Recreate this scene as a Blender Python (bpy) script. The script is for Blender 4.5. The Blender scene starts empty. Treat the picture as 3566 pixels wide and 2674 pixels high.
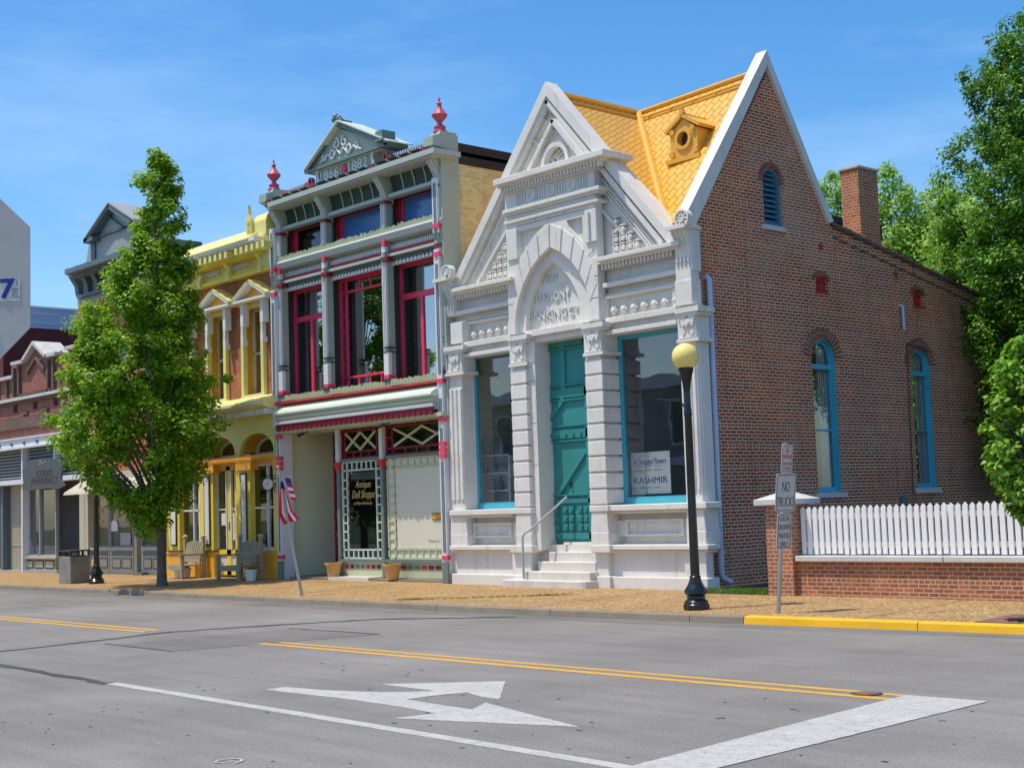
import bpy, bmesh, math, random
import numpy as np
from mathutils import Vector, Matrix, geometry
random.seed(7); rng = np.random.default_rng(11)
R = math.radians
SC = bpy.context.scene
COL = SC.collection

# ------------------------------------------------------------------ camera
cd = bpy.data.cameras.new('camera'); cam = bpy.data.objects.new('camera', cd); COL.objects.link(cam)
SC.camera = cam
cd.sensor_width = 36; cd.lens = 49.45; cd.clip_start = .05; cd.clip_end = 3000
yaw, pit, rol = -.8325, .0881, -.0337
fw = Vector((math.sin(yaw)*math.cos(pit), math.cos(yaw)*math.cos(pit), math.sin(pit)))
rt = Vector((math.cos(yaw), -math.sin(yaw), 0)); up = rt.cross(fw)
r2 = rt*math.cos(rol)+up*math.sin(rol); u2 = -rt*math.sin(rol)+up*math.cos(rol)
m3 = Matrix((r2, u2, -fw)).transposed()
cam.matrix_world = Matrix.Translation((0, 0, 1.6)) @ m3.to_4x4()
# ------------------------------------------------------------------ sky, sun, exposure
SUN_EL = R(68.5); SUN_DIR = Vector((-.53, -.85, 0)).normalized()*math.cos(SUN_EL)+Vector((0, 0, math.sin(SUN_EL)))
W = bpy.data.worlds.new('World'); SC.world = W; W.use_nodes = True
nt = W.node_tree; nt.nodes.clear()
def N(t, ty, **kw):
    n = t.nodes.new(ty)
    for k, v in kw.items():
        if hasattr(n, k): setattr(n, k, v)
        else: n.inputs[k].default_value = v
    return n
wo = N(nt, 'ShaderNodeOutputWorld'); bg = N(nt, 'ShaderNodeBackground'); bg.inputs[1].default_value = .15
sky = N(nt, 'ShaderNodeTexSky', sky_type='NISHITA', sun_disc=False, sun_elevation=SUN_EL, altitude=100, air_density=1.0, dust_density=1.5, ozone_density=2.0)
sky.sun_rotation = math.atan2(SUN_DIR.x, SUN_DIR.y)
hs = N(nt, 'ShaderNodeHueSaturation'); hs.inputs['Saturation'].default_value = 1.42; hs.inputs['Value'].default_value = .86
tc = N(nt, 'ShaderNodeTexCoord'); mp = N(nt, 'ShaderNodeMapping'); mp.inputs['Scale'].default_value = (1.2, 1.2, 4.5)
mp.inputs['Rotation'].default_value = (.25, .2, .5); mp.inputs['Location'].default_value = (-4.73, -.35, -1.09)
cn = N(nt, 'ShaderNodeTexNoise'); cn.inputs['Scale'].default_value = 2.1; cn.inputs['Detail'].default_value = 7; cn.inputs['Roughness'].default_value = .6
cr = N(nt, 'ShaderNodeValToRGB'); cr.color_ramp.elements[0].position = .50; cr.color_ramp.elements[1].position = .92
cm = N(nt, 'ShaderNodeMix', data_type='RGBA')
L = nt.links.new
L(tc.outputs['Generated'], mp.inputs[0]); L(mp.outputs[0], cn.inputs[0]); L(cn.outputs['Fac'], cr.inputs[0])
ml = N(nt, 'ShaderNodeMath', operation='MULTIPLY'); ml.inputs[1].default_value = .24; L(cr.outputs[0], ml.inputs[0]); L(ml.outputs[0], cm.inputs[0])
L(sky.outputs[0], hs.inputs['Color']); L(hs.outputs[0], cm.inputs[6]); cm.inputs[7].default_value = (5.5, 6.2, 7.0, 1)
L(cm.outputs[2], bg.inputs[0]); L(bg.outputs[0], wo.inputs[0])
sd = bpy.data.lights.new('sun', 'SUN'); sd.energy = 2.7; sd.angle = R(.5); sd.color = (1, .925, .78)
so = bpy.data.objects.new('sun', sd); COL.objects.link(so); so.location = (0, -30, 60)
so.rotation_euler = SUN_DIR.to_track_quat('Z', 'Y').to_euler()
SC.view_settings.view_transform = 'Standard'; SC.view_settings.look = 'None'; SC.view_settings.gamma = 1
SC.view_settings.use_curve_mapping = False; SC.view_settings.exposure = .62
SC.cycles.max_bounces = 8; SC.cycles.transparent_max_bounces = 12

# ------------------------------------------------------------------ materials
M = {}
def newmat(name):
    m = bpy.data.materials.new(name); m.use_nodes = True
    t = m.node_tree; b = t.nodes['Principled BSDF']; M[name] = m
    return m, t, b
def noise(t, vec, scale, detail=4, rough=.6):
    n = N(t, 'ShaderNodeTexNoise'); n.inputs['Scale'].default_value = scale; n.inputs['Detail'].default_value = detail; n.inputs['Roughness'].default_value = rough
    t.links.new(vec, n.inputs['Vector']); return n.outputs['Fac']
def ramp(t, fac, stops):
    r = N(t, 'ShaderNodeValToRGB'); e = r.color_ramp.elements
    while len(e) < len(stops): e.new(.5)
    for k, (p, c) in enumerate(stops):
        e[k].position = p; e[k].color = (*c, 1) if len(c) == 3 else c
    t.links.new(fac, r.inputs[0]); return r.outputs[0]
def mix(t, fac, a, b, blend='MIX'):
    n = N(t, 'ShaderNodeMix', data_type='RGBA', blend_type=blend)
    for s, v in ((0, fac), (6, a), (7, b)):
        if isinstance(v, (int, float)): n.inputs[s].default_value = v
        elif isinstance(v, tuple): n.inputs[s].default_value = (*v, 1)
        else: t.links.new(v, n.inputs[s])
    return n.outputs[2]
def bump(t, b, h, strength=.3, dist=.01):
    n = N(t, 'ShaderNodeBump'); n.inputs['Strength'].default_value = strength; n.inputs['Distance'].default_value = dist
    t.links.new(h, n.inputs['Height']); t.links.new(n.outputs[0], b.inputs['Normal'])
def pos(t): return N(t, 'ShaderNodeNewGeometry').outputs['Position']
def paint(name, col, rough=.55, var=.18, scale=3.0, fine=40, bs=.12, dirt=None, metal=0, spec=.4, streak=0):
    m, t, b = newmat(name); p = pos(t)
    lo = tuple(c*(1-var) for c in col); hi = tuple(min(1, c*(1+var*.6)) for c in col)
    c = ramp(t, noise(t, p, scale, 6, .65), [(.3, lo), (.7, hi)])
    f = noise(t, p, fine, 3)
    c = mix(t, .25, c, ramp(t, f, [(.3, tuple(x*.75 for x in col)), (.7, tuple(min(1, x*1.15) for x in col))]))
    if dirt:
        c = mix(t, ramp(t, noise(t, p, 1.7, 8, .7), [(.52, (0, 0, 0)), (.78, (.75, .75, .75))]), c, dirt)
    if streak:
        q = N(t, 'ShaderNodeMapping'); q.inputs['Scale'].default_value = (7, 7, .55); t.links.new(p, q.inputs[0])
        c = mix(t, ramp(t, noise(t, q.outputs[0], 1.0, 6, .7), [(.56, (0, 0, 0)), (.74, (streak,)*3)]), c, (.40, .34, .25))
        c = mix(t, ramp(t, noise(t, p, 11, 6, .75), [(.60, (0, 0, 0)), (.72, (.5, .5, .5))]), c, (.50, .46, .40))
        c = mix(t, ramp(t, noise(t, p, .9, 5, .7), [(.3, (.35, .35, .35)), (.55, (0, 0, 0))]), c, (.55, .54, .53))
    t.links.new(c, b.inputs['Base Color']); b.inputs['Roughness'].default_value = rough; b.inputs['Metallic'].default_value = metal
    b.inputs['Specular IOR Level'].default_value = spec
    bump(t, b, f, bs, .004)
    return m
def brick(name, c1, c2, c3, mortar, bw=.165, bh=.056, ms=.0075, stain=(.1, .06, .045), stain_amt=.6, mort2=None, haze=.25):
    m, t, b = newmat(name); p = pos(t)
    s = N(t, 'ShaderNodeSeparateXYZ'); t.links.new(p, s.inputs[0])
    a = N(t, 'ShaderNodeMath', operation='ADD'); t.links.new(s.outputs[0], a.inputs[0]); t.links.new(s.outputs[1], a.inputs[1])
    c = N(t, 'ShaderNodeCombineXYZ'); t.links.new(a.outputs[0], c.inputs[0]); t.links.new(s.outputs[2], c.inputs[1])
    # slight waviness of the courses
    br = N(t, 'ShaderNodeTexBrick'); br.inputs['Scale'].default_value = 1; br.inputs['Brick Width'].default_value = bw; br.inputs['Row Height'].default_value = bh
    br.inputs['Mortar Size'].default_value = ms; br.inputs['Mortar Smooth'].default_value = .25; br.inputs['Bias'].default_value = -.1
    br.offset = .5; br.squash = .55; br.squash_frequency = 6
    wv = N(t, 'ShaderNodeTexNoise'); wv.inputs['Scale'].default_value = 3; t.links.new(p, wv.inputs['Vector'])
    wm = N(t, 'ShaderNodeVectorMath', operation='MULTIPLY_ADD'); t.links.new(wv.outputs['Color'], wm.inputs[0]); wm.inputs[1].default_value = (.012, .010, 0); t.links.new(c.outputs[0], wm.inputs[2])
    t.links.new(wm.outputs[0], br.inputs['Vector'])
    big = noise(t, p, .55, 6, .65)
    A = ramp(t, big, [(.32, c3), (.5, c1), (.68, c2)])
    B = mix(t, .55, A, tuple(x*.45 for x in c1))
    sp = noise(t, p, 14, 2)
    A2 = mix(t, ramp(t, sp, [(.4, (0, 0, 0)), (.7, (.8, .8, .8))]), A, c2)
    t.links.new(A2, br.inputs['Color1']); t.links.new(B, br.inputs['Color2'])
    mo = mix(t, noise(t, p, .9, 6), tuple(x*.7 for x in mortar), mort2 or tuple(min(1, x*1.3) for x in mortar))
    t.links.new(mo, br.inputs['Mortar'])
    st = noise(t, p, .8, 8, .7)
    col = mix(t, ramp(t, st, [(.55, (0, 0, 0)), (.75, (stain_amt,)*3)]), br.outputs['Color'], stain)
    col = mix(t, ramp(t, noise(t, p, .42, 7, .7), [(.50, (0, 0, 0)), (.68, (haze,)*3)]), col, tuple(x*.95 for x in mortar))
    q = N(t, 'ShaderNodeMapping'); q.inputs['Scale'].default_value = (2.2, 2.2, .35); q.inputs['Location'].default_value = (3, 1, 0); t.links.new(p, q.inputs[0])
    col = mix(t, ramp(t, noise(t, q.outputs[0], 1.0, 6, .7), [(.56, (0, 0, 0)), (.72, (.45, .45, .45))]), col, tuple(x*.45 for x in c1))
    col = mix(t, ramp(t, noise(t, p, 1.3, 4, .6), [(.58, (0, 0, 0)), (.72, (.4, .4, .4))]), col, mix(t, 1.0, col, (1.9, 1.35, .9), 'MULTIPLY'))
    t.links.new(col, b.inputs['Base Color']); b.inputs['Roughness'].default_value = .88; b.inputs['Specular IOR Level'].default_value = .25
    iv = N(t, 'ShaderNodeMath', operation='SUBTRACT'); iv.inputs[0].default_value = 1; t.links.new(br.outputs['Fac'], iv.inputs[1])
    bump(t, b, iv.outputs[0], .6, .008)
    return m
def leafmat(name, stops, trans=.35, tcol=None):
    m, t, b = newmat(name)
    g = N(t, 'ShaderNodeNewGeometry')
    c = ramp(t, g.outputs['Random Per Island'], stops)
    c = mix(t, 1.0, c, ramp(t, noise(t, g.outputs['Position'], 1.5, 3, .6), [(.35, (.70, .78, .8)), (.65, (1.3, 1.15, 1.0))]), 'MULTIPLY')
    t.links.new(c, b.inputs['Base Color']); b.inputs['Roughness'].default_value = .42; b.inputs['Specular IOR Level'].default_value = .35
    tr = N(t, 'ShaderNodeBsdfTranslucent'); t.links.new(mix(t, .6, c, tcol or (.25, .5, .02)), tr.inputs[0])
    ms = N(t, 'ShaderNodeMixShader'); ms.inputs[0].default_value = trans
    t.links.new(b.outputs[0], ms.inputs[1]); t.links.new(tr.outputs[0], ms.inputs[2]); t.links.new(ms.outputs[0], t.nodes['Material Output'].inputs[0])
    return m
def glassmat(name, tint=(.55, .57, .58), refl=.16, rough=.015):
    m, t, b = newmat(name); t.nodes.remove(b)
    tr = N(t, 'ShaderNodeBsdfTransparent'); tr.inputs[0].default_value = (*tint, 1)
    gl = N(t, 'ShaderNodeBsdfGlossy'); gl.inputs['Roughness'].default_value = rough; gl.inputs[0].default_value = (.95, .97, 1, 1)
    lw = N(t, 'ShaderNodeLayerWeight'); fr = N(t, 'ShaderNodeMath', operation='POWER'); fr.inputs[1].default_value = 5; t.links.new(lw.outputs['Facing'], fr.inputs[0])
    p = pos(t); n = N(t, 'ShaderNodeBump'); n.inputs['Strength'].default_value = .05; n.inputs['Distance'].default_value = .02
    t.links.new(noise(t, p, 2.2, 1), n.inputs['Height']); t.links.new(n.outputs[0], gl.inputs['Normal'])
    ad = N(t, 'ShaderNodeMath', operation='ADD', use_clamp=True); t.links.new(fr.outputs[0], ad.inputs[0]); ad.inputs[1].default_value = refl
    ms = N(t, 'ShaderNodeMixShader'); t.links.new(ad.outputs[0], ms.inputs[0]); t.links.new(tr.outputs[0], ms.inputs[1]); t.links.new(gl.outputs[0], ms.inputs[2])
    t.links.new(ms.outputs[0], t.nodes['Material Output'].inputs[0])

paint('stone', (.73, .70, .645), .8, .08, 1.4, 30, .3, dirt=(.56, .50, .39), streak=.55)
paint('joint_dark', (.20, .18, .15), .9, .2)
paint('stone_step', (.66, .62, .56), .8, .12, 2, 30, .3, dirt=(.48, .42, .32), streak=.5)
paint('stone_cap', (.58, .57, .54), .85, .15, 2.5, 30, .3, dirt=(.4, .36, .28))
paint('teal_frame', (.07, .42, .52), .45, .12)
paint('teal_door', (.035, .25, .24), .5, .15, 2, dirt=(.05, .18, .17))
paint('roof_edge', (.74, .40, .055), .4, .12, 3)
paint('pink', (.82, .06, .13), .4, .1); paint('dusty_pink', (.50, .08, .12), .5, .15); paint('pale_entry', (.80, .82, .56), .6, .06, 1)
paint('maroon', (.22, .015, .03), .45, .15)
paint('red', (.62, .05, .05), .45, .12)
paint('sage', (.37, .44, .36), .55, .1)
paint('mint', (.62, .70, .58), .5, .08)
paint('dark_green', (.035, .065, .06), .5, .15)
paint('gray_green', (.16, .21, .20), .5, .12); paint('pale_sage', (.44, .48, .45), .5, .1)
paint('cream_green', (.52, .56, .36), .55, .1)
paint('white', (.78, .78, .76), .5, .06)
paint('white_trim', (.70, .71, .72), .5, .08)
paint('fence_white', (.84, .82, .79), .55, .05)
paint('yellow', (.86, .66, .09), .5, .1)
paint('orange', (.84, .42, .03), .5, .12)
paint('pale_yellow', (.82, .75, .26), .5, .1)
paint('yellow_green', (.76, .74, .20), .5, .1)
paint('white_panel', (.68, .66, .54), .6, .06, 1.2)
paint('rail_grey', (.36, .42, .43), .5, .1)
paint('black', (.012, .012, .013), .3, .2, 6, spec=.5)
paint('lamp_iron', (.010, .011, .012), .22, .2, 8, spec=.6)
paint('tar', (.075, .071, .066), .8, .5, 1.5, 20, dirt=(.09, .085, .08))
paint('grey_paint', (.34, .35, .34), .6, .12)
paint('grey_blue', (.12, .16, .18), .55, .15)
paint('tan_paint', (.50, .46, .34), .6, .12)
paint('dark_room', (.17, .17, .17), .9, .3, 2)
paint('shelf', (.62, .62, .62), .7, .1)
paint('curtain', (.62, .62, .60), .9, .12, 6)
paint('blind_grey', (.22, .22, .23), .9, .1)
paint('pipe_white', (.50, .58, .70), .5, .12)
paint('vent_blue', (.08, .22, .33), .55, .15)
paint('vent_red', (.48, .035, .035), .6, .15)
paint('galv', (.42, .42, .41), .42, .12, 6, metal=.6)
paint('sign_alu', (.52, .52, .51), .45, .06, 2)
paint('ink', (.012, .012, .014), .5, .1)
paint('ink_blue', (.02, .03, .26), .5, .1)
paint('ink_red', (.55, .04, .03), .5, .1)
paint('print_grey', (.12, .12, .13), .5, .1)
paint('ink_grey', (.38, .38, .40), .5, .1)
paint('gold', (.75, .52, .22), .35, .15)
paint('poster', (.72, .72, .71), .7, .04)
paint('globe', (.90, .70, .20), .3, .06, 5, spec=.5)
paint('terracotta', (.66, .36, .12), .7, .1)
paint('weathered_wood', (.38, .335, .235), .8, .3, 5, 25)
paint('bin_stone', (.26, .25, .23), .9, .35, 3, 60, .5, dirt=(.12, .115, .10))
paint('bark', (.14, .115, .095), .9, .35, 5, 30, .6)
paint('bark_dark', (.09, .075, .06), .9, .3, 6, 30, .6)
paint('rust', (.20, .11, .08), .75, .25, 5, 50, .3)
paint('flag_red', (.70, .02, .03), .8, .08); paint('flag_white', (.82, .80, .80), .8, .04); paint('flag_blue', (.03, .04, .2), .8, .1)
paint('cloth_white', (.7, .7, .68), .8, .06)
paint('wicker', (.22, .12, .05), .7, .25, 12)
paint('blue_sheet', (.10, .25, .62), .5, .1)
paint('back_red', (.13, .025, .022), .8, .2, 1.5)
paint('back_blue', (.42, .50, .68), .6, .08)
paint('sign_grey', (.085, .088, .09), .5, .1)
paint('asphalt_roof', (.035, .033, .032), .85, .3, 2, dirt=(.08, .075, .07))
paint('sidewalk_joint', (.30, .21, .11), .9, .2)
paint('soil', (.035, .028, .02), .95, .3, 4)
def worn(name, col, under, a, b_):
    m, t, b = newmat(name); p = pos(t); f = noise(t, p, 55, 4, .75); g = noise(t, p, 2.2, 6, .7); k = noise(t, p, 9, 6, .75)
    c = ramp(t, g, [(.3, tuple(x*.82 for x in col)), (.7, col)])
    ad = N(t, 'ShaderNodeMath', operation='MULTIPLY_ADD'); t.links.new(k, ad.inputs[0]); ad.inputs[1].default_value = .6; t.links.new(f, ad.inputs[2])
    c = mix(t, ramp(t, ad.outputs[0], [(a, (0, 0, 0)), (b_, (.85, .85, .85))]), c, under)
    vo = N(t, 'ShaderNodeTexVoronoi', feature='DISTANCE_TO_EDGE'); vo.inputs['Scale'].default_value = 3.2; dv = N(t, 'ShaderNodeVectorMath', operation='MULTIPLY_ADD'); nn = N(t, 'ShaderNodeTexNoise'); nn.inputs['Scale'].default_value = 6
    t.links.new(p, nn.inputs['Vector']); t.links.new(nn.outputs['Color'], dv.inputs[0]); dv.inputs[1].default_value = (.25, .25, 0); t.links.new(p, dv.inputs[2]); t.links.new(dv.outputs[0], vo.inputs['Vector'])
    c = mix(t, ramp(t, vo.outputs['Distance'], [(0, (.55, .55, .55)), (.012, (0, 0, 0))]), c, under)
    t.links.new(c, b.inputs['Base Color']); b.inputs['Roughness'].default_value = .8; bump(t, b, f, .4, .004)
worn('kerb_yellow', (.86, .46, .008), (.42, .30, .12), 1.0, 1.12)
worn('road_white', (.50, .49, .455), (.20, .195, .185), .80, 1.02)
worn('road_yellow', (.72, .38, .03), (.26, .22, .17), .82, 1.0)

paint('kerb_stone', (.25, .21, .155), .9, .2, 2, 50, .4, dirt=(.14, .12, .09))
paint('grass_ground', (.05, .09, .02), .95, .4, 3)
paint('opposite_stucco', (.30, .29, .28), .8, .1)
brick('brick_side', (.40, .072, .016), (.66, .14, .016), (.17, .058, .028), (.62, .50, .37), mort2=(.80, .67, .52), stain=(.27, .16, .09), stain_amt=.35, ms=.0100, haze=.26, bw=.17, bh=.060)
brick('brick_lit', (.38, .12, .045), (.50, .17, .06), (.26, .08, .035), (.50, .42, .34), bw=.157, bh=.060, stain=(.22, .10, .06), stain_amt=.45)
brick('brick_shop', (.36, .105, .06), (.44, .14, .08), (.24, .07, .045), (.30, .22, .19), stain=(.10, .065, .06), stain_amt=.6)
brick('brick_upper', (.46, .10, .028), (.56, .15, .035), (.28, .06, .025), (.48, .32, .22), stain=(.24, .08, .04), stain_amt=.4)
brick('brick_dark', (.14, .07, .05), (.20, .09, .06), (.09, .05, .04), (.26, .23, .20), stain=(.06, .05, .045))
brick('brick_yellow', (.74, .66, .32), (.78, .70, .36), (.70, .62, .29), (.70, .62, .31), stain=(.62, .56, .33), stain_amt=.3, haze=.1)
# roof shingles: courses across, joints on the slant
m, t, b = newmat('roof_gold'); p = pos(t)
s = N(t, 'ShaderNodeSeparateXYZ'); t.links.new(p, s.inputs[0])
a = N(t, 'ShaderNodeMath', operation='ADD'); t.links.new(s.outputs[0], a.inputs[0]); t.links.new(s.outputs[1], a.inputs[1])
c = N(t, 'ShaderNodeCombineXYZ'); t.links.new(a.outputs[0], c.inputs[0]); t.links.new(s.outputs[2], c.inputs[1])
br = N(t, 'ShaderNodeTexBrick'); br.inputs['Scale'].default_value = 1; br.inputs['Brick Width'].default_value = .26; br.inputs['Row Height'].default_value = .12
br.inputs['Mortar Size'].default_value = .011; br.inputs['Mortar Smooth'].default_value = .5
rm = N(t, 'ShaderNodeMapping'); rm.inputs['Rotation'].default_value = (0, 0, R(-38)); t.links.new(c.outputs[0], rm.inputs[0]); t.links.new(rm.outputs[0], br.inputs['Vector'])
br.inputs['Color1'].default_value = (.80, .45, .065, 1); br.inputs['Color2'].default_value = (.74, .39, .045, 1); br.inputs['Mortar'].default_value = (.48, .24, .03, 1)
cc = mix(t, ramp(t, noise(t, p, 9, 5), [(.60, (0, 0, 0)), (.75, (.7, .7, .7))]), br.outputs['Color'], (.62, .34, .06))
t.links.new(cc, b.inputs['Base Color']); b.inputs['Roughness'].default_value = .42
iv = N(t, 'ShaderNodeMath', operation='SUBTRACT'); iv.inputs[0].default_value = 1; t.links.new(br.outputs['Fac'], iv.inputs[1])
bump(t, b, iv.outputs[0], .8, .02)
# asphalt
m, t, b = newmat('asphalt'); p = pos(t)
f1 = noise(t, p, 62, 4, .85); f2 = noise(t, p, .35, 6, .6); f3 = noise(t, p, 2.5, 5, .7); f4 = noise(t, p, 28, 3, .7)
mpn = N(t, 'ShaderNodeMapping'); mpn.inputs['Scale'].default_value = (.5, 4, 1); t.links.new(p, mpn.inputs[0])
f5 = noise(t, mpn.outputs[0], 1.0, 5, .6)
c = ramp(t, f1, [(.32, (.085, .078, .068)), (.5, (.205, .193, .177)), (.70, (.41, .387, .357))])
c = mix(t, .35, c, ramp(t, f4, [(.3, (.132, .122, .110)), (.7, (.295, .275, .25))]))
c = mix(t, .7, c, mix(t, 1.0, c, ramp(t, f2, [(.32, (.72, .71, .70)), (.66, (1.22, 1.22, 1.22))]), 'MULTIPLY'))
c = mix(t, .32, c, mix(t, 1.0, c, ramp(t, f5, [(.35, (.72, .72, .72)), (.62, (1.2, 1.2, 1.2))]), 'MULTIPLY'))
c = mix(t, ramp(t, f3, [(.66, (0, 0, 0)), (.78, (.35, .35, .35))]), c, (.07, .068, .066))
t.links.new(c, b.inputs['Base Color']); b.inputs['Roughness'].default_value = .85; b.inputs['Specular IOR Level'].default_value = .3
bump(t, b, f1, .5, .006)
# exposed aggregate pavement
m, t, b = newmat('aggregate'); p = pos(t)
v = N(t, 'ShaderNodeTexVoronoi'); v.inputs['Scale'].default_value = 42; t.links.new(p, v.inputs['Vector'])
g = N(t, 'ShaderNodeSeparateColor'); t.links.new(v.outputs['Color'], g.inputs[0])
c = ramp(t, g.outputs[0], [(0, (.13, .075, .03)), (.35, (.32, .185, .065)), (.7, (.42, .255, .095)), (1, (.58, .43, .24))])
c = mix(t, .7, c, mix(t, 1.0, c, ramp(t, noise(t, p, 1.1, 7, .65), [(.3, (.72, .70, .66)), (.7, (1.18, 1.15, 1.08))]), 'MULTIPLY'))
t.links.new(c, b.inputs['Base Color']); b.inputs['Roughness'].default_value = .85
bump(t, b, v.outputs['Distance'], .5, .008)
glassmat('glass', (.90, .91, .91), .10)
glassmat('glass_dark', (.62, .64, .65), .07)
glassmat('glass_sky', (.60, .62, .63), .38, .01)
GR = [(0, (.05, .15, .008)), (.35, (.10, .26, .010)), (.7, (.18, .38, .014)), (.93, (.32, .50, .016)), (1, (.55, .48, .03))]
leafmat('leaf_maple', GR, .42, (.45, .72, .03))
leafmat('leaf_young', [(0, (.11, .27, .02)), (.5, (.20, .42, .035)), (1, (.34, .52, .06))])
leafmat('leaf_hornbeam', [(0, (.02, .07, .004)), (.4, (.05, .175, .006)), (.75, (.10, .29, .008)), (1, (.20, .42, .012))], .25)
leafmat('leaf_far', [(0, (.22, .40, .06)), (.5, (.34, .56, .09)), (1, (.50, .64, .15))], .4)
leafmat('leaf_grass', [(0, (.05, .13, .02)), (.5, (.10, .22, .03)), (1, (.2, .3, .05))], .3)

# ------------------------------------------------------------------ mesh builder
WL = {}
REF = 18.3
def my(u, v, f, d, ref=REF):            # front planes: sizes were read off the plane Y = ref
    k = f/ref; return (u*k, d, 1.6+(v-1.6)*k)
def mx(u, v, f, d, ref=-15.4):          # side wall planes: sizes were read off the plane X = ref
    k = f/ref; return (d, u*k, 1.6+(v-1.6)*k)
class MB:
    def __init__(s, lock=None): s.v = []; s.f = []; s.ref = REF; s.lock = lock; s.isl = []
    def add(s, vs, fs):
        n = len(s.v); s.isl.append((n, len(s.f))); s.v += [tuple(v) for v in vs]; s.f += [tuple(i+n for i in f) for f in fs]; return s
    def box(s, x0, x1, y0, y1, z0, z1):
        v = [(x, y, z) for z in (z0, z1) for y in (y0, y1) for x in (x0, x1)]
        return s.add(v, [(0, 2, 3, 1), (4, 5, 7, 6), (0, 1, 5, 4), (2, 6, 7, 3), (0, 4, 6, 2), (1, 3, 7, 5)])
    def plate(s, outer, holes=(), f=18.3, b=18.4, pl='y', raw=False):
        loops = [outer]+list(holes)
        if raw: mf = (lambda u, v, f_, d: (u, d, v)) if pl == 'y' else ((lambda u, v, f_, d: (d, u, v)) if pl == 'x' else (lambda u, v, f_, d: (u, v, d)))
        elif pl == 'y': mf = lambda u, v, f_, d: my(u, v, s.lock or f_, d, s.ref)
        else: mf = lambda u, v, f_, d: mx(u, v, s.lock or f_, d)
        pts = [p for l in loops for p in l]; n = len(pts)
        vs = [mf(u, v, f, f) for u, v in pts]+[mf(u, v, f, b) for u, v in pts]
        tri = geometry.tessellate_polygon([[Vector((u, v, 0)) for u, v in l] for l in loops]) if (holes or len(outer) > 4) else [tuple(range(n))]
        fs = [tuple(t) for t in tri]+[tuple(i+n for i in reversed(t)) for t in tri]
        o = 0
        for l in loops:
            m_ = len(l)
            for i in range(m_): j = (i+1) % m_; fs.append((o+i, o+j, o+j+n, o+i+n))
            o += m_
        return s.add(vs, fs)
    def F(s, u0, u1, v0, v1, f, b): return s.plate([(u0, v0), (u1, v0), (u1, v1), (u0, v1)], (), f, b)
    def S(s, u0, u1, v0, v1, f, b): return s.plate([(u0, v0), (u1, v0), (u1, v1), (u0, v1)], (), f, b, 'x')
    def bar(s, u0, v0, u1, v1, w, f, b, pl='y', raw=False):
        d = Vector((u1-u0, v1-v0)); d.normalize(); n = Vector((-d.y, d.x))*w/2
        return s.plate([(u0-n.x, v0-n.y), (u1-n.x, v1-n.y), (u1+n.x, v1+n.y), (u0+n.x, v0+n.y)], (), f, b, pl, raw)
    def disc(s, cu, cv, r, f, b, n=12, r0=None, pl='y', raw=False):
        o = [(cu+r*math.cos(6.28319*i/n), cv+r*math.sin(6.28319*i/n)) for i in range(n)]
        h = [[(cu+r0*math.cos(6.28319*i/n), cv+r0*math.sin(6.28319*i/n)) for i in range(n)]] if r0 else ()
        return s.plate(o, h, f, b, pl, raw)
    def prof(s, yz, u0, u1, ref=None):      # a profile in (Y,Z) run along X
        n = len(yz)
        vs = [(u0, y, z) for y, z in yz]+[(u1, y, z) for y, z in yz]
        return s.add(vs, [tuple(range(n)), tuple(range(2*n-1, n-1, -1))]+[(i, (i+1) % n, (i+1) % n+n, i+n) for i in range(n)])
    def tube(s, pts, r, n=8, cap=True):
        pts = [Vector(p) for p in pts]; rr = r if isinstance(r, (list, tuple)) else [r]*len(pts)
        rings = []; ref = None
        for i, p in enumerate(pts):
            d = (pts[min(i+1, len(pts)-1)]-pts[max(i-1, 0)]).normalized()
            if ref is None: ref = d.orthogonal().normalized()
            ref = (ref-d*ref.dot(d)).normalized(); q = d.cross(ref)
            rings.append([p+(ref*math.cos(6.28319*k/n)+q*math.sin(6.28319*k/n))*rr[i] for k in range(n)])
        vs = [v for g in rings for v in g]; fs = []
        for i in range(len(pts)-1):
            for k in range(n): l = (k+1) % n; fs.append((i*n+k, i*n+l, (i+1)*n+l, (i+1)*n+k))
        if cap: fs += [tuple(range(n-1, -1, -1)), tuple(range((len(pts)-1)*n, len(pts)*n))]
        return s.add(vs, fs)
    def lathe(s, prof, c, n=16, flute=0):
        vs = []; fs = []
        for r, z in prof:
            for k in range(n):
                q = r*(1-flute*(k % 2)); vs.append((c[0]+q*math.cos(6.28319*k/n), c[1]+q*math.sin(6.28319*k/n), c[2]+z))
        for i in range(len(prof)-1):
            for k in range(n): l = (k+1) % n; fs.append((i*n+k, i*n+l, (i+1)*n+l, (i+1)*n+k))
        fs += [tuple(range(n-1, -1, -1)), tuple(range((len(prof)-1)*n, len(prof)*n))]
        return s.add(vs, fs)
    def ball(s, c, r, n=12, sy=1, sz=1):
        m_ = max(5, n//2); prof = [(max(1e-4, r*math.sin(math.pi*i/m_)), -r*sz*math.cos(math.pi*i/m_)) for i in range(m_+1)]
        k = len(s.v); s.lathe(prof, (0, 0, 0), n)
        s.v[k:] = [(c[0]+x, c[1]+y*sy, c[2]+z) for x, y, z in s.v[k:]]; return s
    def pieces(s):
        # the far-apart pieces this builder holds, as a list of builders
        if len(s.isl) < 2 or s.isl[0][0] != 0: return [s]
        st = s.isl+[(len(s.v), len(s.f))]; k = len(s.isl)
        B_ = np.array([(np.min(s.v[a[0]:b_[0]], 0), np.max(s.v[a[0]:b_[0]], 0)) for a, b_ in zip(st, st[1:])]); lo, hi = B_[:, 0], B_[:, 1]; sz = (hi-lo).max(1)
        gap = np.maximum(0, np.maximum(lo[:, None]-hi[None], lo[None]-hi[:, None])); near = np.sqrt((gap**2).sum(2)) <= np.maximum(.02, .49*np.maximum(sz[:, None], sz[None]))
        lab = list(range(k))
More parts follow.
